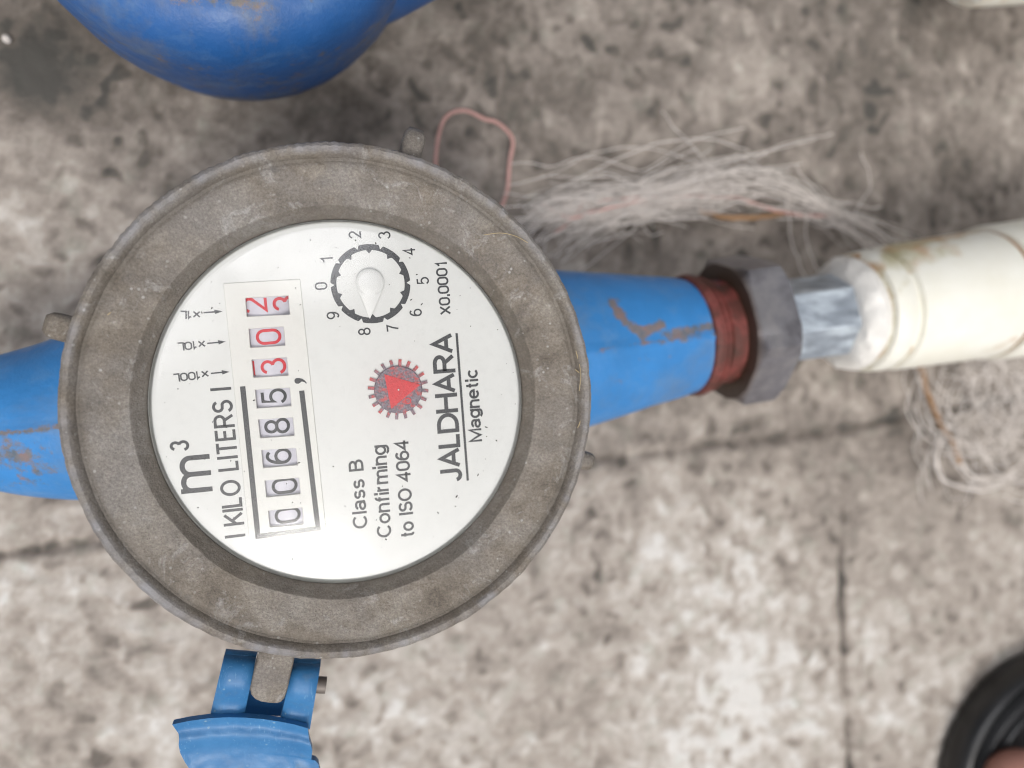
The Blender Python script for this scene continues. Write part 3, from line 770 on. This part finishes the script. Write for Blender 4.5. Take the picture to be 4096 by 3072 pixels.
# red oxide collar where the thread leaves the spout
def pipe_pt(fx, z=AX): # point on the outlet axis by photo column
    pts = [(1475, 727), (1560, 716), (1650, 702), (1795, 683), (1950, 661), (2212, 622), (2500, 580)]
    for i in range(len(pts) - 1):
        if fx <= pts[i + 1][0] or i == len(pts) - 2:
            t = (fx - pts[i][0]) / (pts[i + 1][0] - pts[i][0]); return atF(fx, lerp(pts[i][1], pts[i + 1][1], t), z)
def stack(name, spec, mat, parent, segs=96, shape=None, smooth=40, twist=0, caps=True, stainf=None, lean=0):
    P = [pipe_pt(x) for x, r in spec]
    for i in range(1, len(P)):          # keep sections apart
        if (P[i] - P[i - 1]).length < 1e-5: P[i] = P[i - 1] + (P[-1] - P[0]).normalized() * 2e-5
    dirv = (P[-1] - P[0]).normalized(); P = [P[0] + dirv * (p - P[0]).dot(dirv) for p in P]
    V, Fc = tube(P, [r * MM * dscale(P[i]) for i, (x, r) in enumerate(spec)], segs, shape, caps, twist)
    if lean: V = [v + dirv * lean * math.cos(2 * math.pi * (i % segs) / segs) for i, v in enumerate(V)]
    me = mesh(V, Fc)
    if stainf: set_attr(me, 'stain', [stainf(v.co) for v in me.vertices])
    return link(name, me, mat, parent, smooth)
thr = [(1474, 12.7), (1478, 13.6), (1490, 13.9), (1495, 13.7), (1497, 13.1), (1501, 13.1), (1502, 13.4), (1508, 13.3), (1510, 12.6), (1513, 12.4), (1515, 12.8), (1519, 12.7), (1522, 11.8), (1580, 11.8)]
stack('threaded_collar', thr, M['redrust'], meter, lean=0.001)
Pl = [atF(-70, 926, AX), atF(-150, 936, AX)]
V, Fc = tube([Pl[0], Pl[0] + (Pl[1] - Pl[0]) * .05, Pl[1]], [0.0137, 0.0146, 0.0146], 64); link('threaded_collar', mesh(V, Fc), M['redrust'], meter, 40)

# --- hinge tab, pin and broken lid
zt = 0.0740
tabp = [zE(1185, 150), zE(1180, 260), zE(1150, 360), zE(1122, 480), zE(1105, 580), zE(1115, 640), zE(1160, 690), zE(1230, 720), zE(1320, 733), zE(1400, 737), zE(1450, 722), zE(1485, 680), zE(1510, 610), zE(1530, 540), zE(1560, 400), zE(1590, 270), zE(1600, 160)]
P = [at(*p, zt + 0.002) for p in tabp]
me = mesh(*loft_poly([(p.x, p.y) for p in P], zt - 0.003, zt + 0.002)); bevel(me, 0.0005, 3, 40); zero_attr(me, 'grime_shade', 'worn')
link('hinge_tab', me, M['bezel'], meter, 50)
# lid: local frame, u = across (image right), v = away from the ring
zl = 0.0745
lid = bpy.data.objects.new('lid', None)
def arm_mesh(tl, tr, br, bl, zoff=0):
    "arched hinge arm between four photo points (top-left, top-right, bottom-right, bottom-left)"
    a, b, c, d_ = [at(*p, zl) for p in (tl, tr, br, bl)]
    n = 26; V = []; prof = []
    for i in range(n + 1):
        t = i / n
        if t < .70: z = -0.0042 + 0.0046 * math.sin(math.pi * min(1, (t + .0) / .70) * .5 + 0) if t < .45 else 0
        # arch: rise quickly, crown at ~.45, fall to the flat lid root at .80
        if t < .45: z = -0.0046 * (1 - math.sqrt(max(0, 1 - ((.45 - t) / .45) ** 2)))
        elif t < .82: z = -0.0021 * (1 - math.cos(math.pi * (t - .45) / .37)) / 2
        else: z = -0.0021 - 0.0001 * (t - .82)
        prof.append((t, z))
    mseg = 6
    for t, z in prof:
        l = a.lerp(d_, t); r = b.lerp(c, t)
        # keep the photo outline although the height changes: slide towards/away along the view ray
        for k in range(mseg + 1):
            s_ = k / mseg; p = l.lerp(r, s_); e = abs(2 * s_ - 1); zz = zl + z - 0.0006 * max(0, (e - .55) / .45) ** 2
            dirr = (p - CAM); tt = (zz - CAM.z) / dirr.z; q_ = CAM + dirr * tt; V.append(q_)
    m = mseg + 1; Fc = []
    nb = len(V)
    for i in range(n + 1):
        for k in range(m): p = V[i * m + k]; V.append(Vector((p.x, p.y, min(p.z - 0.0022, zl - 0.0042))))
    for i in range(n):
        for k in range(mseg):
            Fc.append((i * m + k, i * m + k + 1, (i + 1) * m + k + 1, (i + 1) * m + k)); Fc.append((nb + i * m + k, nb + (i + 1) * m + k, nb + (i + 1) * m + k + 1, nb + i * m + k + 1))
        Fc.append((i * m, (i + 1) * m, nb + (i + 1) * m, nb + i * m)); Fc.append((i * m + mseg, nb + i * m + mseg, nb + (i + 1) * m + mseg, (i + 1) * m + mseg))
    for k in range(mseg):
        Fc.append((k, nb + k, nb + k + 1, k + 1)); Fc.append((n * m + k, n * m + k + 1, nb + n * m + k + 1, nb + n * m + k))
    me = fix(mesh(V, Fc)); return me
# lid plate: broken shell
top_edge = [(245, 962), (420, 925), (650, 893), (850, 883), (1050, 886), (1250, 902), (1440, 930), (1600, 962), (1745, 1005)]
left_edge = [(245, 962), (285, 1020), (315, 1062), (322, 1120), (316, 1190), (335, 1280), (380, 1370), (430, 1445), (480, 1560), (560, 1700), (700, 1830)]
right_edge = [(1745, 1005), (1752, 1060), (1758, 1120), (1778, 1190), (1795, 1250), (1788, 1310), (1782, 1352), (1830, 1362), (1862, 1400), (1872, 1450), (1900, 1580), (1850, 1720), (1780, 1850)]
def sample(poly, t):
    L = [0]
    for i in range(len(poly) - 1): L.append(L[-1] + math.hypot(poly[i + 1][0] - poly[i][0], poly[i + 1][1] - poly[i][1]))
    x = t * L[-1]
    for i in range(len(poly) - 1):
        if x <= L[i + 1] + 1e-9:
            f_ = (x - L[i]) / (L[i + 1] - L[i]); return (lerp(poly[i][0], poly[i + 1][0], f_), lerp(poly[i][1], poly[i + 1][1], f_))
    return poly[-1]
nu, nv = 60, 70
V, Fc = [], []
for j in range(nv + 1):
    t = j / nv; a = sample(left_edge, t); b = sample(right_edge, t)
    for i in range(nu + 1):
        s_ = i / nu; tp = sample(top_edge, s_)
        base = (lerp(a[0], b[0], s_), lerp(a[1], b[1], s_)); chord = (lerp(245, 1745, s_), lerp(962, 1005, s_))
        bx = base[0]; by = base[1] + (tp[1] - chord[1]) * (1 - t) ** 0.6
        dv = t * 900   # px (zoom) below the rim
        # rim lip, shallow step, then the slightly dished plate
        z = 0.0006 * math.exp(-(dv / 60) ** 2) - 0.0012 * (1 - math.exp(-(dv / 110))) + 0.0011 * math.exp(-((dv - 190) / 85) ** 2) - 0.0000015 * dv
        z += 0.0007 * abs(2 * s_ - 1) ** 3
        z += 0.00012 * noise.noise(Vector((bx * .01, by * .01, 0)))
        V.append(at(*zE(bx, by), zl - 0.0012 + z))
m = nu + 1; nb = len(V)
for p in list(V): V.append(Vector((p.x, p.y, p.z - 0.0017)))
for j in range(nv):
    for i in range(nu):
        Fc.append((j * m + i, j * m + i + 1, (j + 1) * m + i + 1, (j + 1) * m + i)); Fc.append((nb + j * m + i, nb + (j + 1) * m + i, nb + (j + 1) * m + i + 1, nb + j * m + i + 1))
    Fc.append((j * m, (j + 1) * m, nb + (j + 1) * m, nb + j * m)); Fc.append((j * m + nu, nb + j * m + nu, nb + (j + 1) * m + nu, (j + 1) * m + nu))
for i in range(nu):
    Fc.append((i, nb + i, nb + i + 1, i + 1)); Fc.append((nv * m + i, nv * m + i + 1, nb + nv * m + i + 1, nb + nv * m + i))
lid = link('lid', fix(mesh(V, Fc)), M['lid'], meter, 50)
lid['label'] = 'broken scratched blue plastic lid hinged open below the ring'
link('hinge_arm', arm_mesh(zE(825, 178), zE(1178, 208), zE(1035, 900), zE(655, 900)), M['lid'], lid, 50)
link('hinge_arm', arm_mesh(zE(1592, 272), zE(1890, 285), zE(1768, 1015), zE(1435, 930)), M['lid'], lid, 50)
# recessed web between the arms
w = [at(*p, zl - 0.006) for p in (zE(1050, 560), zE(1510, 600), zE(1450, 960), zE(1020, 930))]
link('hinge_web', fix(mesh(*loft_poly([(p.x, p.y) for p in w], zl - 0.0115, zl - 0.009))), M['lid'], lid)
pa, pb = at(*zE(800, 470), zl - 0.0022), at(*zE(1945, 527), zl - 0.0022)
V, Fc = tube([pa, pb], [0.00155, 0.00155], 20); link('hinge_pin', mesh(V, Fc), M['pin'], meter, 40)

# ------------------------------------------------------------------ pipe line to the right
line = empty('water_pipe', tuple(pipe_pt(1700)), 'cream plastic pipe with steel tail and grey hexagonal union nut, screwed onto the open meter', 'pipe', 'cream plastic pipes')
# union nut: hexagon, chamfered to a round collar at the far end
c1, c2, c3, c4 = pipe_pt(1556), pipe_pt(1569), pipe_pt(1631), pipe_pt(1641)
axn = (pipe_pt(1800) - pipe_pt(1500)).normalized()
sideN = axn.cross(Vector((0, 0, 1))).normalized(); upN = sideN.cross(axn)
th0 = R(12)
def hexr(a, Rc): 
    k = ((a - th0) % (math.pi / 3)) - math.pi / 6
    return Rc * math.cos(math.pi / 6) / math.cos(k)
secs = [(c1, lambda a: 11.9), (c1, lambda a: min(hexr(a, 17.4), 15.4)), (c2 - axn * 0.0002, lambda a: min(hexr(a, 17.4), 17.4)), (c3, lambda a: min(hexr(a, 17.4), 17.3)),
        (pipe_pt(1636), lambda a: min(hexr(a, 17.4), 16.7)), (c4, lambda a: min(hexr(a, 17.4), 15.9)), (c4 + axn * .00002, lambda a: 9.0)]
V, Fc = [], []; ns = 180
for p, f in secs:
    for k in range(ns):
        a = 2 * math.pi * k / ns; r = f(a) * MM * dscale(p); V.append(p + (upN * math.cos(a) + sideN * math.sin(a)) * r)
for i in range(len(secs) - 1):
    for k in range(ns): k2 = (k + 1) % ns; Fc.append((i * ns + k, i * ns + k2, (i + 1) * ns + k2, (i + 1) * ns + k))
me = mesh(V, Fc); set_attr(me, 'stain', [0.95 if i // ns == 0 else (0.75 if i // ns == 1 else (0.1 if i // ns == 2 else 0.0)) for i in range(len(V))])
bm_ = fix(me); link('union_nut', me, M['nut'], line, 28)
oct_ = lambda i, a: math.cos(math.pi / 7) / math.cos(((a - .2) % (2 * math.pi / 7)) - math.pi / 7) if i < 99 else 1
stack('steel_tail', [(1630, 9.6), (1880, 9.6)], M['steel'], line, 140, oct_, 20)
rs = random.Random(5)
def ragged(i, a):
    return 1 + (0.10 * noise.noise(Vector((math.cos(a) * 4, math.sin(a) * 4, i))) if i < 4 else 0.01 * noise.noise(Vector((math.cos(a) * 2, math.sin(a) * 2, i * .4))))
stack('thread_tape', [(1800, 9.9), (1803, 10.9), (1810, 12.0), (1820, 12.6), (1830, 12.9), (1834, 12.6), (1838, 11.6), (1870, 11.4)], M['tape'], line, 96, ragged)
def pst(co):
    best = 0
    for (x, y, r, k) in ((1930, 540, 4.2, .9), (1965, 555, 5, .6), (2005, 525, 3.5, .8), (1905, 575, 3, .5), (1950, 610, 4, .4), (2120, 500, 3, .5), (1870, 780, 4, .6), (2000, 640, 3, .3), (2060, 700, 3, .25), (2190, 740, 4, .4)):
        p = atF(x, y, co.z); best = max(best, k * math.exp(-((co.x - p.x) ** 2 + (co.y - p.y) ** 2) / (r * MM) ** 2))
    ax_ = pipe_pt(2000) - pipe_pt(1850); ax_.normalize(); o_ = pipe_pt(1850); q_ = co - o_
    rad_ = (q_ - ax_ * q_.dot(ax_)).length / dscale(co) / MM
    if rad_ < 13.35: best = max(best, 0.55)
    return best
stack('pipe_socket', [(1848, 11.6), (1850, 13.2), (1855, 13.6), (1880, 13.8), (1886, 13.5), (1889, 12.6), (1899, 12.6), (1903, 13.7), (1914, 14.1), (2104, 14.4), (2112, 14.2), (2115, 13.6)], M['pvc'], line, 96, None, 35, stainf=pst)
stack('seam_ring', [(2110, 13.4), (2111, 14.0), (2122, 14.0), (2123, 13.4)], M['orange'], line)
stack('elbow_socket', [(2120, 13.6), (2122, 14.8), (2129, 15.2), (2400, 15.2), (2900, 15.2)], M['pvc'], line, 96, None, 35, stainf=lambda co: 0.12)

# ------------------------------------------------------------------ second meter at the top
def second():
    c = atF(455, -368, 0.056); cx, cy = c.x, c.y; K = MM * 1.03
    root = empty('water_meter', (cx, cy, 0), 'dirty all-blue water meter with closed round lid, cut off by the top edge', 'water meter', 'water meters lying on the concrete')
    pr = [(0, 5), (24, 5.5), (33, 9), (38, 18), (40.3, 30), (41.2, 44), (41.5, 52), (41.0, 56), (40.0, 59.5), (38.0, 62.2), (35.5, 63.8), (33, 64.4), (31, 64.2), (30, 63.6), (24, 63.4)]
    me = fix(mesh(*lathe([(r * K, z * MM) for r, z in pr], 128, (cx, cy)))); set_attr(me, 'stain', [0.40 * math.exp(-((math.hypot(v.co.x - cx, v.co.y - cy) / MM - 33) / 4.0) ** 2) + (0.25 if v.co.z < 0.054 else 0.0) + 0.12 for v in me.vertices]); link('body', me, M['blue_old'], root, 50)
    pr = [(0, 67), (10, 66.8), (18, 66.2), (23, 65.8), (26, 65.6), (28, 65.9), (29.2, 65.6), (29.8, 64.9), (29.9, 63)]
    me = fix(mesh(*lathe([(r * K, z * MM) for r, z in pr][::-1], 128, (cx, cy))))
    st = []
    for v in me.vertices:
        p = atF(650, 0, 0.063); d2 = (v.co.x - p.x) ** 2 + (v.co.y - p.y) ** 2
        st.append(0.85 * math.exp(-d2 / 0.005 ** 2) + 0.36 * (math.hypot(v.co.x - cx, v.co.y - cy) < 0.029) + 0.0 * (0.020 < math.hypot(v.co.x - cx, v.co.y - cy) < 0.0335))
    set_attr(me, 'stain', st); link('lid', me, M['blue_old'], root, 50)
    for sgn, nm in ((1, 'outlet_spout'), (-1, 'inlet_spout')):
        dr = Vector((math.cos(R(8)), math.sin(R(8)), 0)) * sgn
        P = [Vector((cx, cy, 0.040)) + dr * x * K for x in (15, 28, 36, 42, 50, 60, 70)]; rr = [x * K * (1 if sgn > 0 else .62) for x in (31, 29, 26, 23.5, 21, 18.5, 16)]
        Q = catmull(P, 40); m = len(P) - 1; rq = []
        for s_ in range(40):
            u = s_ / 39 * m; i = min(int(u), m - 1); t = u - i; t = t; rq.append(lerp(rr[i], rr[i + 1], t))
        me = mesh(*tube(Q, rq, 72)); zero_attr(me, 'stain'); link(nm, me, M['blue_old'], root, 60)
second()
# cream pipe at the top right corner
a, b = atF(2098, -96, 0.030), atF(2600, -130, 0.030); dv = (b - a).normalized()
me = mesh(*tube([a, a + dv * .0008, a + dv * .003, a + dv * .02, b], [.0100, .0128, .0135, .0138, .0138], 72)); set_attr(me, 'stain', [0.35 if (v.co - a).length < .02 else 0.05 for v in me.vertices])
tag(link('plastic_pipe', me, M['pvc'], None, 40), 'cream plastic pipe end poking in at the top right corner above bare concrete', 'pipe', 'cream plastic pipes')

# ------------------------------------------------------------------ frayed rope fibres
def strand(P, r, n=30, wob=0.001, seed=0, segs=4):
    Q = catmull(P, n); rr = []
    for i, q_ in enumerate(Q):
        q_ += Vector((noise.noise(Vector((seed, i * .16, 0))), noise.noise(Vector((seed, i * .16, 9))), 0.5 * noise.noise(Vector((seed, i * .16, 19))))) * wob
        q_.z = max(q_.z, 0.0012)
        rr.append(r)
    return tube(Q, rr, segs)
def bundle(name, paths, count, spread, r, label, cat, seed, mat='fibre', wob=0.002):
    rg = random.Random(seed); parts = []
    for k in range(count):
        base = rg.choice(paths); lo = rg.uniform(0, .35); hi = rg.uniform(.6, 1.0)
        P = catmull([atF(*p) for p in base], 12); i0, i1 = int(lo * 11), max(int(hi * 11), int(lo * 11) + 4); P = P[i0:i1 + 1]
        off = Vector((rg.gauss(0, spread), rg.gauss(0, spread), abs(rg.gauss(0, spread * .7))))
        P = [p + off * (0.5 + 0.9 * abs(2 * i / max(1, len(P) - 1) - 1)) for i, p in enumerate(P)]
        parts.append(strand(P, r * rg.uniform(.6, 1.4), 28, wob * rg.uniform(.5, 2), rg.uniform(0, 100)))
    return tag(link(name, mesh(*merge(parts)), M[mat], None, 60), label, cat)
pth = [[(1120, 530, .004), (1180, 470, .006), (1290, 430, .008), (1420, 415, .009), (1540, 395, .009), (1650, 400, .008), (1760, 440, .007)],
       [(1100, 480, .004), (1220, 455, .007), (1350, 450, .008), (1500, 420, .009), (1640, 395, .008)],
       [(1560, 380, .007), (1680, 410, .008), (1800, 465, .009), (1900, 530, .009), (1960, 590, .009)],
       [(1180, 500, .004), (1300, 470, .006), (1420, 440, .007), (1540, 430, .007)]]
bundle('frayed_rope', pth, 175, 0.0034, 0.00011, 'frayed bundle of white plastic fibres on the concrete above the union nut', 'rope', 11)
def loose(paths, r, name, label, cat, mat='fibre', seed=2):
    parts = [strand([atF(*p) for p in pl], r * k, 50, 0.0006, i * 3.3, 6) for i, (pl, k) in enumerate(paths)]
    return tag(link(name, mesh(*merge(parts)), M[mat], None, 60), label, cat)
loose([([(1250, 540, .002), (1320, 490, .004), (1400, 420, .006), (1520, 350, .008), (1640, 330, .008), (1760, 300, .006)], 1), ([(1130, 450, .002), (1300, 360, .005), (1420, 310, .006), (1540, 300, .006), (1620, 330, .006)], 1),
       ([(1430, 240, .002), (1480, 300, .004), (1560, 380, .006), (1660, 420, .006)], .8), ([(1240, 600, .001), (1300, 550, .003), (1400, 470, .006), (1500, 380, .007), (1600, 330, .006)], .8),
       ([(1760, 430, .006), (1740, 500, .006), (1760, 570, .005), (1790, 600, .004)], 1), ([(1860, 330, .004), (1880, 400, .005), (1840, 480, .006), (1870, 540, .006)], .8), ([(1700, 420, .006), (1710, 520, .004), (1740, 600, .003)], 1.2),
       ([(1100, 400, .003), (1180, 380, .004), (1290, 330, .004), (1400, 320, .004), (1560, 370, .006)], .8), ([(1500, 420, .004), (1600, 360, .007), (1700, 310, .005), (1800, 290, .003)], 1)],
      0.00018, 'loose_fibre', 'few loose curved white strands spreading out of the frayed rope', 'fibre')
loose([([(945, 400, .004), (942, 345, .004), (948, 280, .004), (975, 243, .004), (1010, 240, .004), (1050, 258, .004), (1080, 268, .004), (1104, 300, .004), (1103, 350, .004), (1096, 410, .005), (1080, 450, .005)], 1)], 0.00055, 'pink_thread', 'faded pink thread looping out from behind the upper right of the brass ring', 'thread', 'pink')
loose([([(1170, 440, .006), (1230, 470, .009), (1290, 455, .010), (1400, 430, .010)], .8), ([(1290, 435, .009), (1480, 425, .010), (1600, 430, .010), (1680, 455, .010), (1790, 470, .010)], .9), ([(1200, 500, .006), (1240, 470, .008), (1260, 430, .008)], .8)], 0.00042, 'pink_thread', 'faded pink thread lying within the white frayed fibres', 'thread', 'pink')
loose([([(1510, 455, .006), (1560, 468, .006), (1620, 470, .006), (1690, 462, .005)], 1)], 0.0008, 'straw_strip', 'short brown strip lying under the frayed rope above the union nut', 'straw', 'orange')
loose([([(1975, 760, .006), (1992, 810, .006), (2012, 870, .006), (2035, 920, .005), (2062, 965, .004), (2072, 1000, .003)], 1), ([(1985, 790, .005), (2004, 850, .005), (2030, 900, .004)], .9)], 0.0008, 'straw_strip', 'long orange brown strip coming out below the cream pipe', 'straw', 'orange')
def tangle():
    rg = random.Random(21); parts = []
    for k in range(150):
        cx, cy = rg.gauss(2150, 70), rg.gauss(870, 70)
        if cx < 2040: cx = 2040 + rg.uniform(0, 60)
        a = rg.uniform(0, 6.28); rr = rg.uniform(30, 130); P = []; z = rg.uniform(.002, .013)
        for i in range(6):
            a += rg.uniform(.2, .75) * (1 if k % 2 else -1); rr *= rg.uniform(.8, 1.15)
            P.append(atF(cx + rr * math.cos(a), cy + 1.15 * rr * math.sin(a), max(.0015, z + rg.uniform(-.002, .002))))
        parts.append(strand(P, rg.uniform(.00009, .0002), 24, .0015, rg.uniform(0, 99)))
    for P in ([(2040, 940), (2025, 990), (2040, 1035), (2090, 1055), (2140, 1050), (2190, 1030)], [(2070, 950), (2080, 1000), (2110, 1035), (2170, 1025), (2230, 980)]):
        for q_ in range(5):
            parts.append(strand([atF(x + rg.gauss(0, 3), y + rg.gauss(0, 3), .003) for x, y in P], .00018, 30, .0006, q_))
    tag(link('fibre_tangle', mesh(*merge(parts)), M['fibre'], None, 60), 'tangled clump of white fibres on the concrete below the cream pipe at the right edge', 'fibre clump')
tangle()
# tiny debris
p = atF(79, 937, 0.0508)
bm = bmesh.new(); bmesh.ops.create_icosphere(bm, subdivisions=3, radius=0.0007)
for v in bm.verts: v.co = Vector((v.co.x * 1.2, v.co.y * .85, v.co.z * .8)) + p + Vector((0, 0, 0.0002))
me = bpy.data.meshes.new('m'); bm.to_mesh(me); bm.free(); tag(link('white_pebble', me, M['pvc'], None, 60), 'tiny white pebble on the blue inlet spout at the left edge', 'pebble'); set_attr(me, 'stain', [0.0] * len(me.vertices))
p = atF(14, 84, 0.001)
bm = bmesh.new(); bmesh.ops.create_icosphere(bm, subdivisions=3, radius=0.0010)
for v in bm.verts: v.co = v.co * (1 + .2 * noise.noise(v.co * 900)) + p
me = bpy.data.meshes.new('m'); bm.to_mesh(me); bm.free(); tag(link('white_pebble', me, M['fibre'], None, 60), 'small white pebble on the concrete near the upper left corner', 'pebble')
for P, lb in (([zC(1700, 215), zC(1850, 200), zC(1990, 230), zC(2100, 290)], 'thin pale dry straw curving across the upper right of the brass ring'),
              ([(2307, 1455), (2312, 1500), (2306, 1560)], 'short dry straw on the right side of the brass ring')):
    pts = [at(x, y, 0.0785) for x, y in P]; pts = [Vector((q_.x, q_.y, 0.0795 if math.hypot(q_.x, q_.y) < .041 else .0801)) for q_ in pts]
    tag(link('dry_straw', mesh(*tube(catmull(pts, 20), [0.00007] * 20, 6)), M['straw'], None, 60), lb, 'straw')

for P, lb in (([(2301, 1478), (2318, 1492)], 'tiny straw bit on the right rim of the brass ring, just below the short straw'), ([(2304, 1402), (2312, 1440)], 'tiny straw bit on the right rim of the brass ring, just above the short straw'),
              ([(2322, 1682), (2310, 1712)], 'tiny straw bit on the lower right rim of the brass ring, above the right lug'), ([(505, 955), (520, 945)], 'tiny straw bit on the upper left rim of the brass ring'), ([(430, 1260), (445, 1248)], 'tiny straw bit on the left rim of the brass ring beside the left lug')):
    pts = [at(x, y, 0.0794) for x, y in P]
    tag(link('straw_bit', mesh(*tube([pts[0], (pts[0] + pts[1]) / 2 + Vector((0, 0, 0.0001)), pts[1]], [0.00007, 0.00011, 0.00005], 6)), M['straw'], None, 60), lb, 'straw', 'tiny straw bits on the brass ring')

# ------------------------------------------------------------------ sandalled foot in the bottom right corner
def foot():
    c = atF(2226, 1648, 0.0); cx, cy = c.x, c.y
    root = empty('person', (cx, cy, 0), 'bare foot in a black rubber sandal at the bottom right corner of the photo', 'person')
    def outline(ins, n=90):
        pts = []
        for i in range(n):
            a = 2 * math.pi * i / n; x, y = math.cos(a), math.sin(a)
            rx = 0.0375 - ins
            if y > 0: pts.append((cx + 0.002 + rx * x * (1), cy + rx * y * 1.0))
            else: pts.append((cx + 0.002 + (rx + 0.006 * min(1, -y * 2) * math.copysign(1, x) * (1 if x > 0 else .6) * math.copysign(1, x)) * x, cy + (0.185 - ins) * y))
        return pts
    # sole
    lay = [(0.0015, 0.0), (0.0, 0.002), (0.0, 0.010), (0.001, 0.013), (0.0025, 0.0135), (0.0042, 0.0105), (0.005, 0.0100), (0.0062, 0.014), (0.0072, 0.0146), (0.0084, 0.014), (0.0098, 0.0100), (0.0105, 0.0095), (0.0115, 0.0125), (0.0124, 0.0131), (0.0134, 0.0125), (0.0145, 0.008), (0.020, 0.007)]
    V, Fc = [], []; n = 90
    for ins, z in lay: V += [(x, y, z) for x, y in outline(ins)]
    for i in range(len(lay) - 1):
        for k in range(n): k2 = (k + 1) % n; Fc.append((i * n + k, i * n + k2, (i + 1) * n + k2, (i + 1) * n + k))
    Fc.append(tuple(range(n))[::-1]); Fc.append(tuple((len(lay) - 1) * n + k for k in range(n)))
    link('sandal', fix(mesh(V, Fc)), M['rubber'], root, 60)
    # foot grown from a skeleton
    z0 = 0.0085
    verts = [Vector((0.012, -0.150, .038)), Vector((0.010, -0.100, .036)), Vector((0.006, -0.050, .028)), Vector((0.010, -0.172, .028)), Vector((0.014, -0.158, .090)), Vector((0.022, -0.175, .20)), Vector((0.035, -0.21, .33))]
    rad = [.028, .026, .020, .024, .027, .036, .046]; edges = [(0, 1), (1, 2), (0, 3), (0, 4), (4, 5), (5, 6)]
    toes = [((-.019, -.024), (-.0215, -.000), (-.0215, .0165), .0125), ((.004, -.020), (.004, .002), (.004, .016), .0065), ((.014, -.024), (.014, -.004), (.0135, .009), .006), ((.023, -.030), (.022, -.012), (.0205, .000), .0055), ((.031, -.038), (.029, -.021), (.027, -.010), .005)]
    for a, b, c_, r in toes:
        k = len(verts); verts += [Vector((a[0], a[1], .022)), Vector((b[0], b[1], .0225)), Vector((c_[0], c_[1], z0 + r * .8))]; rad += [r * 1.2, r, r * .9]; edges += [(2, k), (k, k + 1), (k + 1, k + 2)]
    me = bpy.data.meshes.new('m'); me.from_pydata([(v.x + cx, v.y + cy, v.z) for v in verts], edges, [])
    o = bpy.data.objects.new('tmp', me); col.objects.link(o)
    m = o.modifiers.new('s', 'SKIN'); 
    for i, sv in enumerate(me.skin_vertices[0].data): sv.radius = (rad[i], rad[i] * .8); sv.use_root = (i == 0)
    m2 = o.modifiers.new('ss', 'SUBSURF'); m2.levels = 2; m2.render_levels = 2
    dg = bpy.context.evaluated_depsgraph_get(); em = bpy.data.meshes.new_from_object(o.evaluated_get(dg)); bpy.data.objects.remove(o)
    em.materials.clear(); link('foot', em, M['skin'], root, 60)
    V, Fc = [], []
    for j in range(7):
        for i in range(24):
            a = 2 * math.pi * i / 24; rr = j / 6; V.append((cx - .0195 + .0055 * rr * math.cos(a), cy + .006 + .006 * rr * math.sin(a), z0 + .0200 - .0022 * rr * rr))
    for j in range(6):
        for i in range(24): k = (i + 1) % 24; Fc.append((j * 24 + i, j * 24 + k, (j + 1) * 24 + k, (j + 1) * 24 + i))
    link('toenail', fix(mesh(V, Fc)), M['nail'], root, 60)
    for ch in root.children:
        for v in ch.data.vertices: v.co = Vector((cx + (v.co.x - cx) * 1.2, cy + (v.co.y - cy) * 1.2, v.co.z * 0.85))
foot()
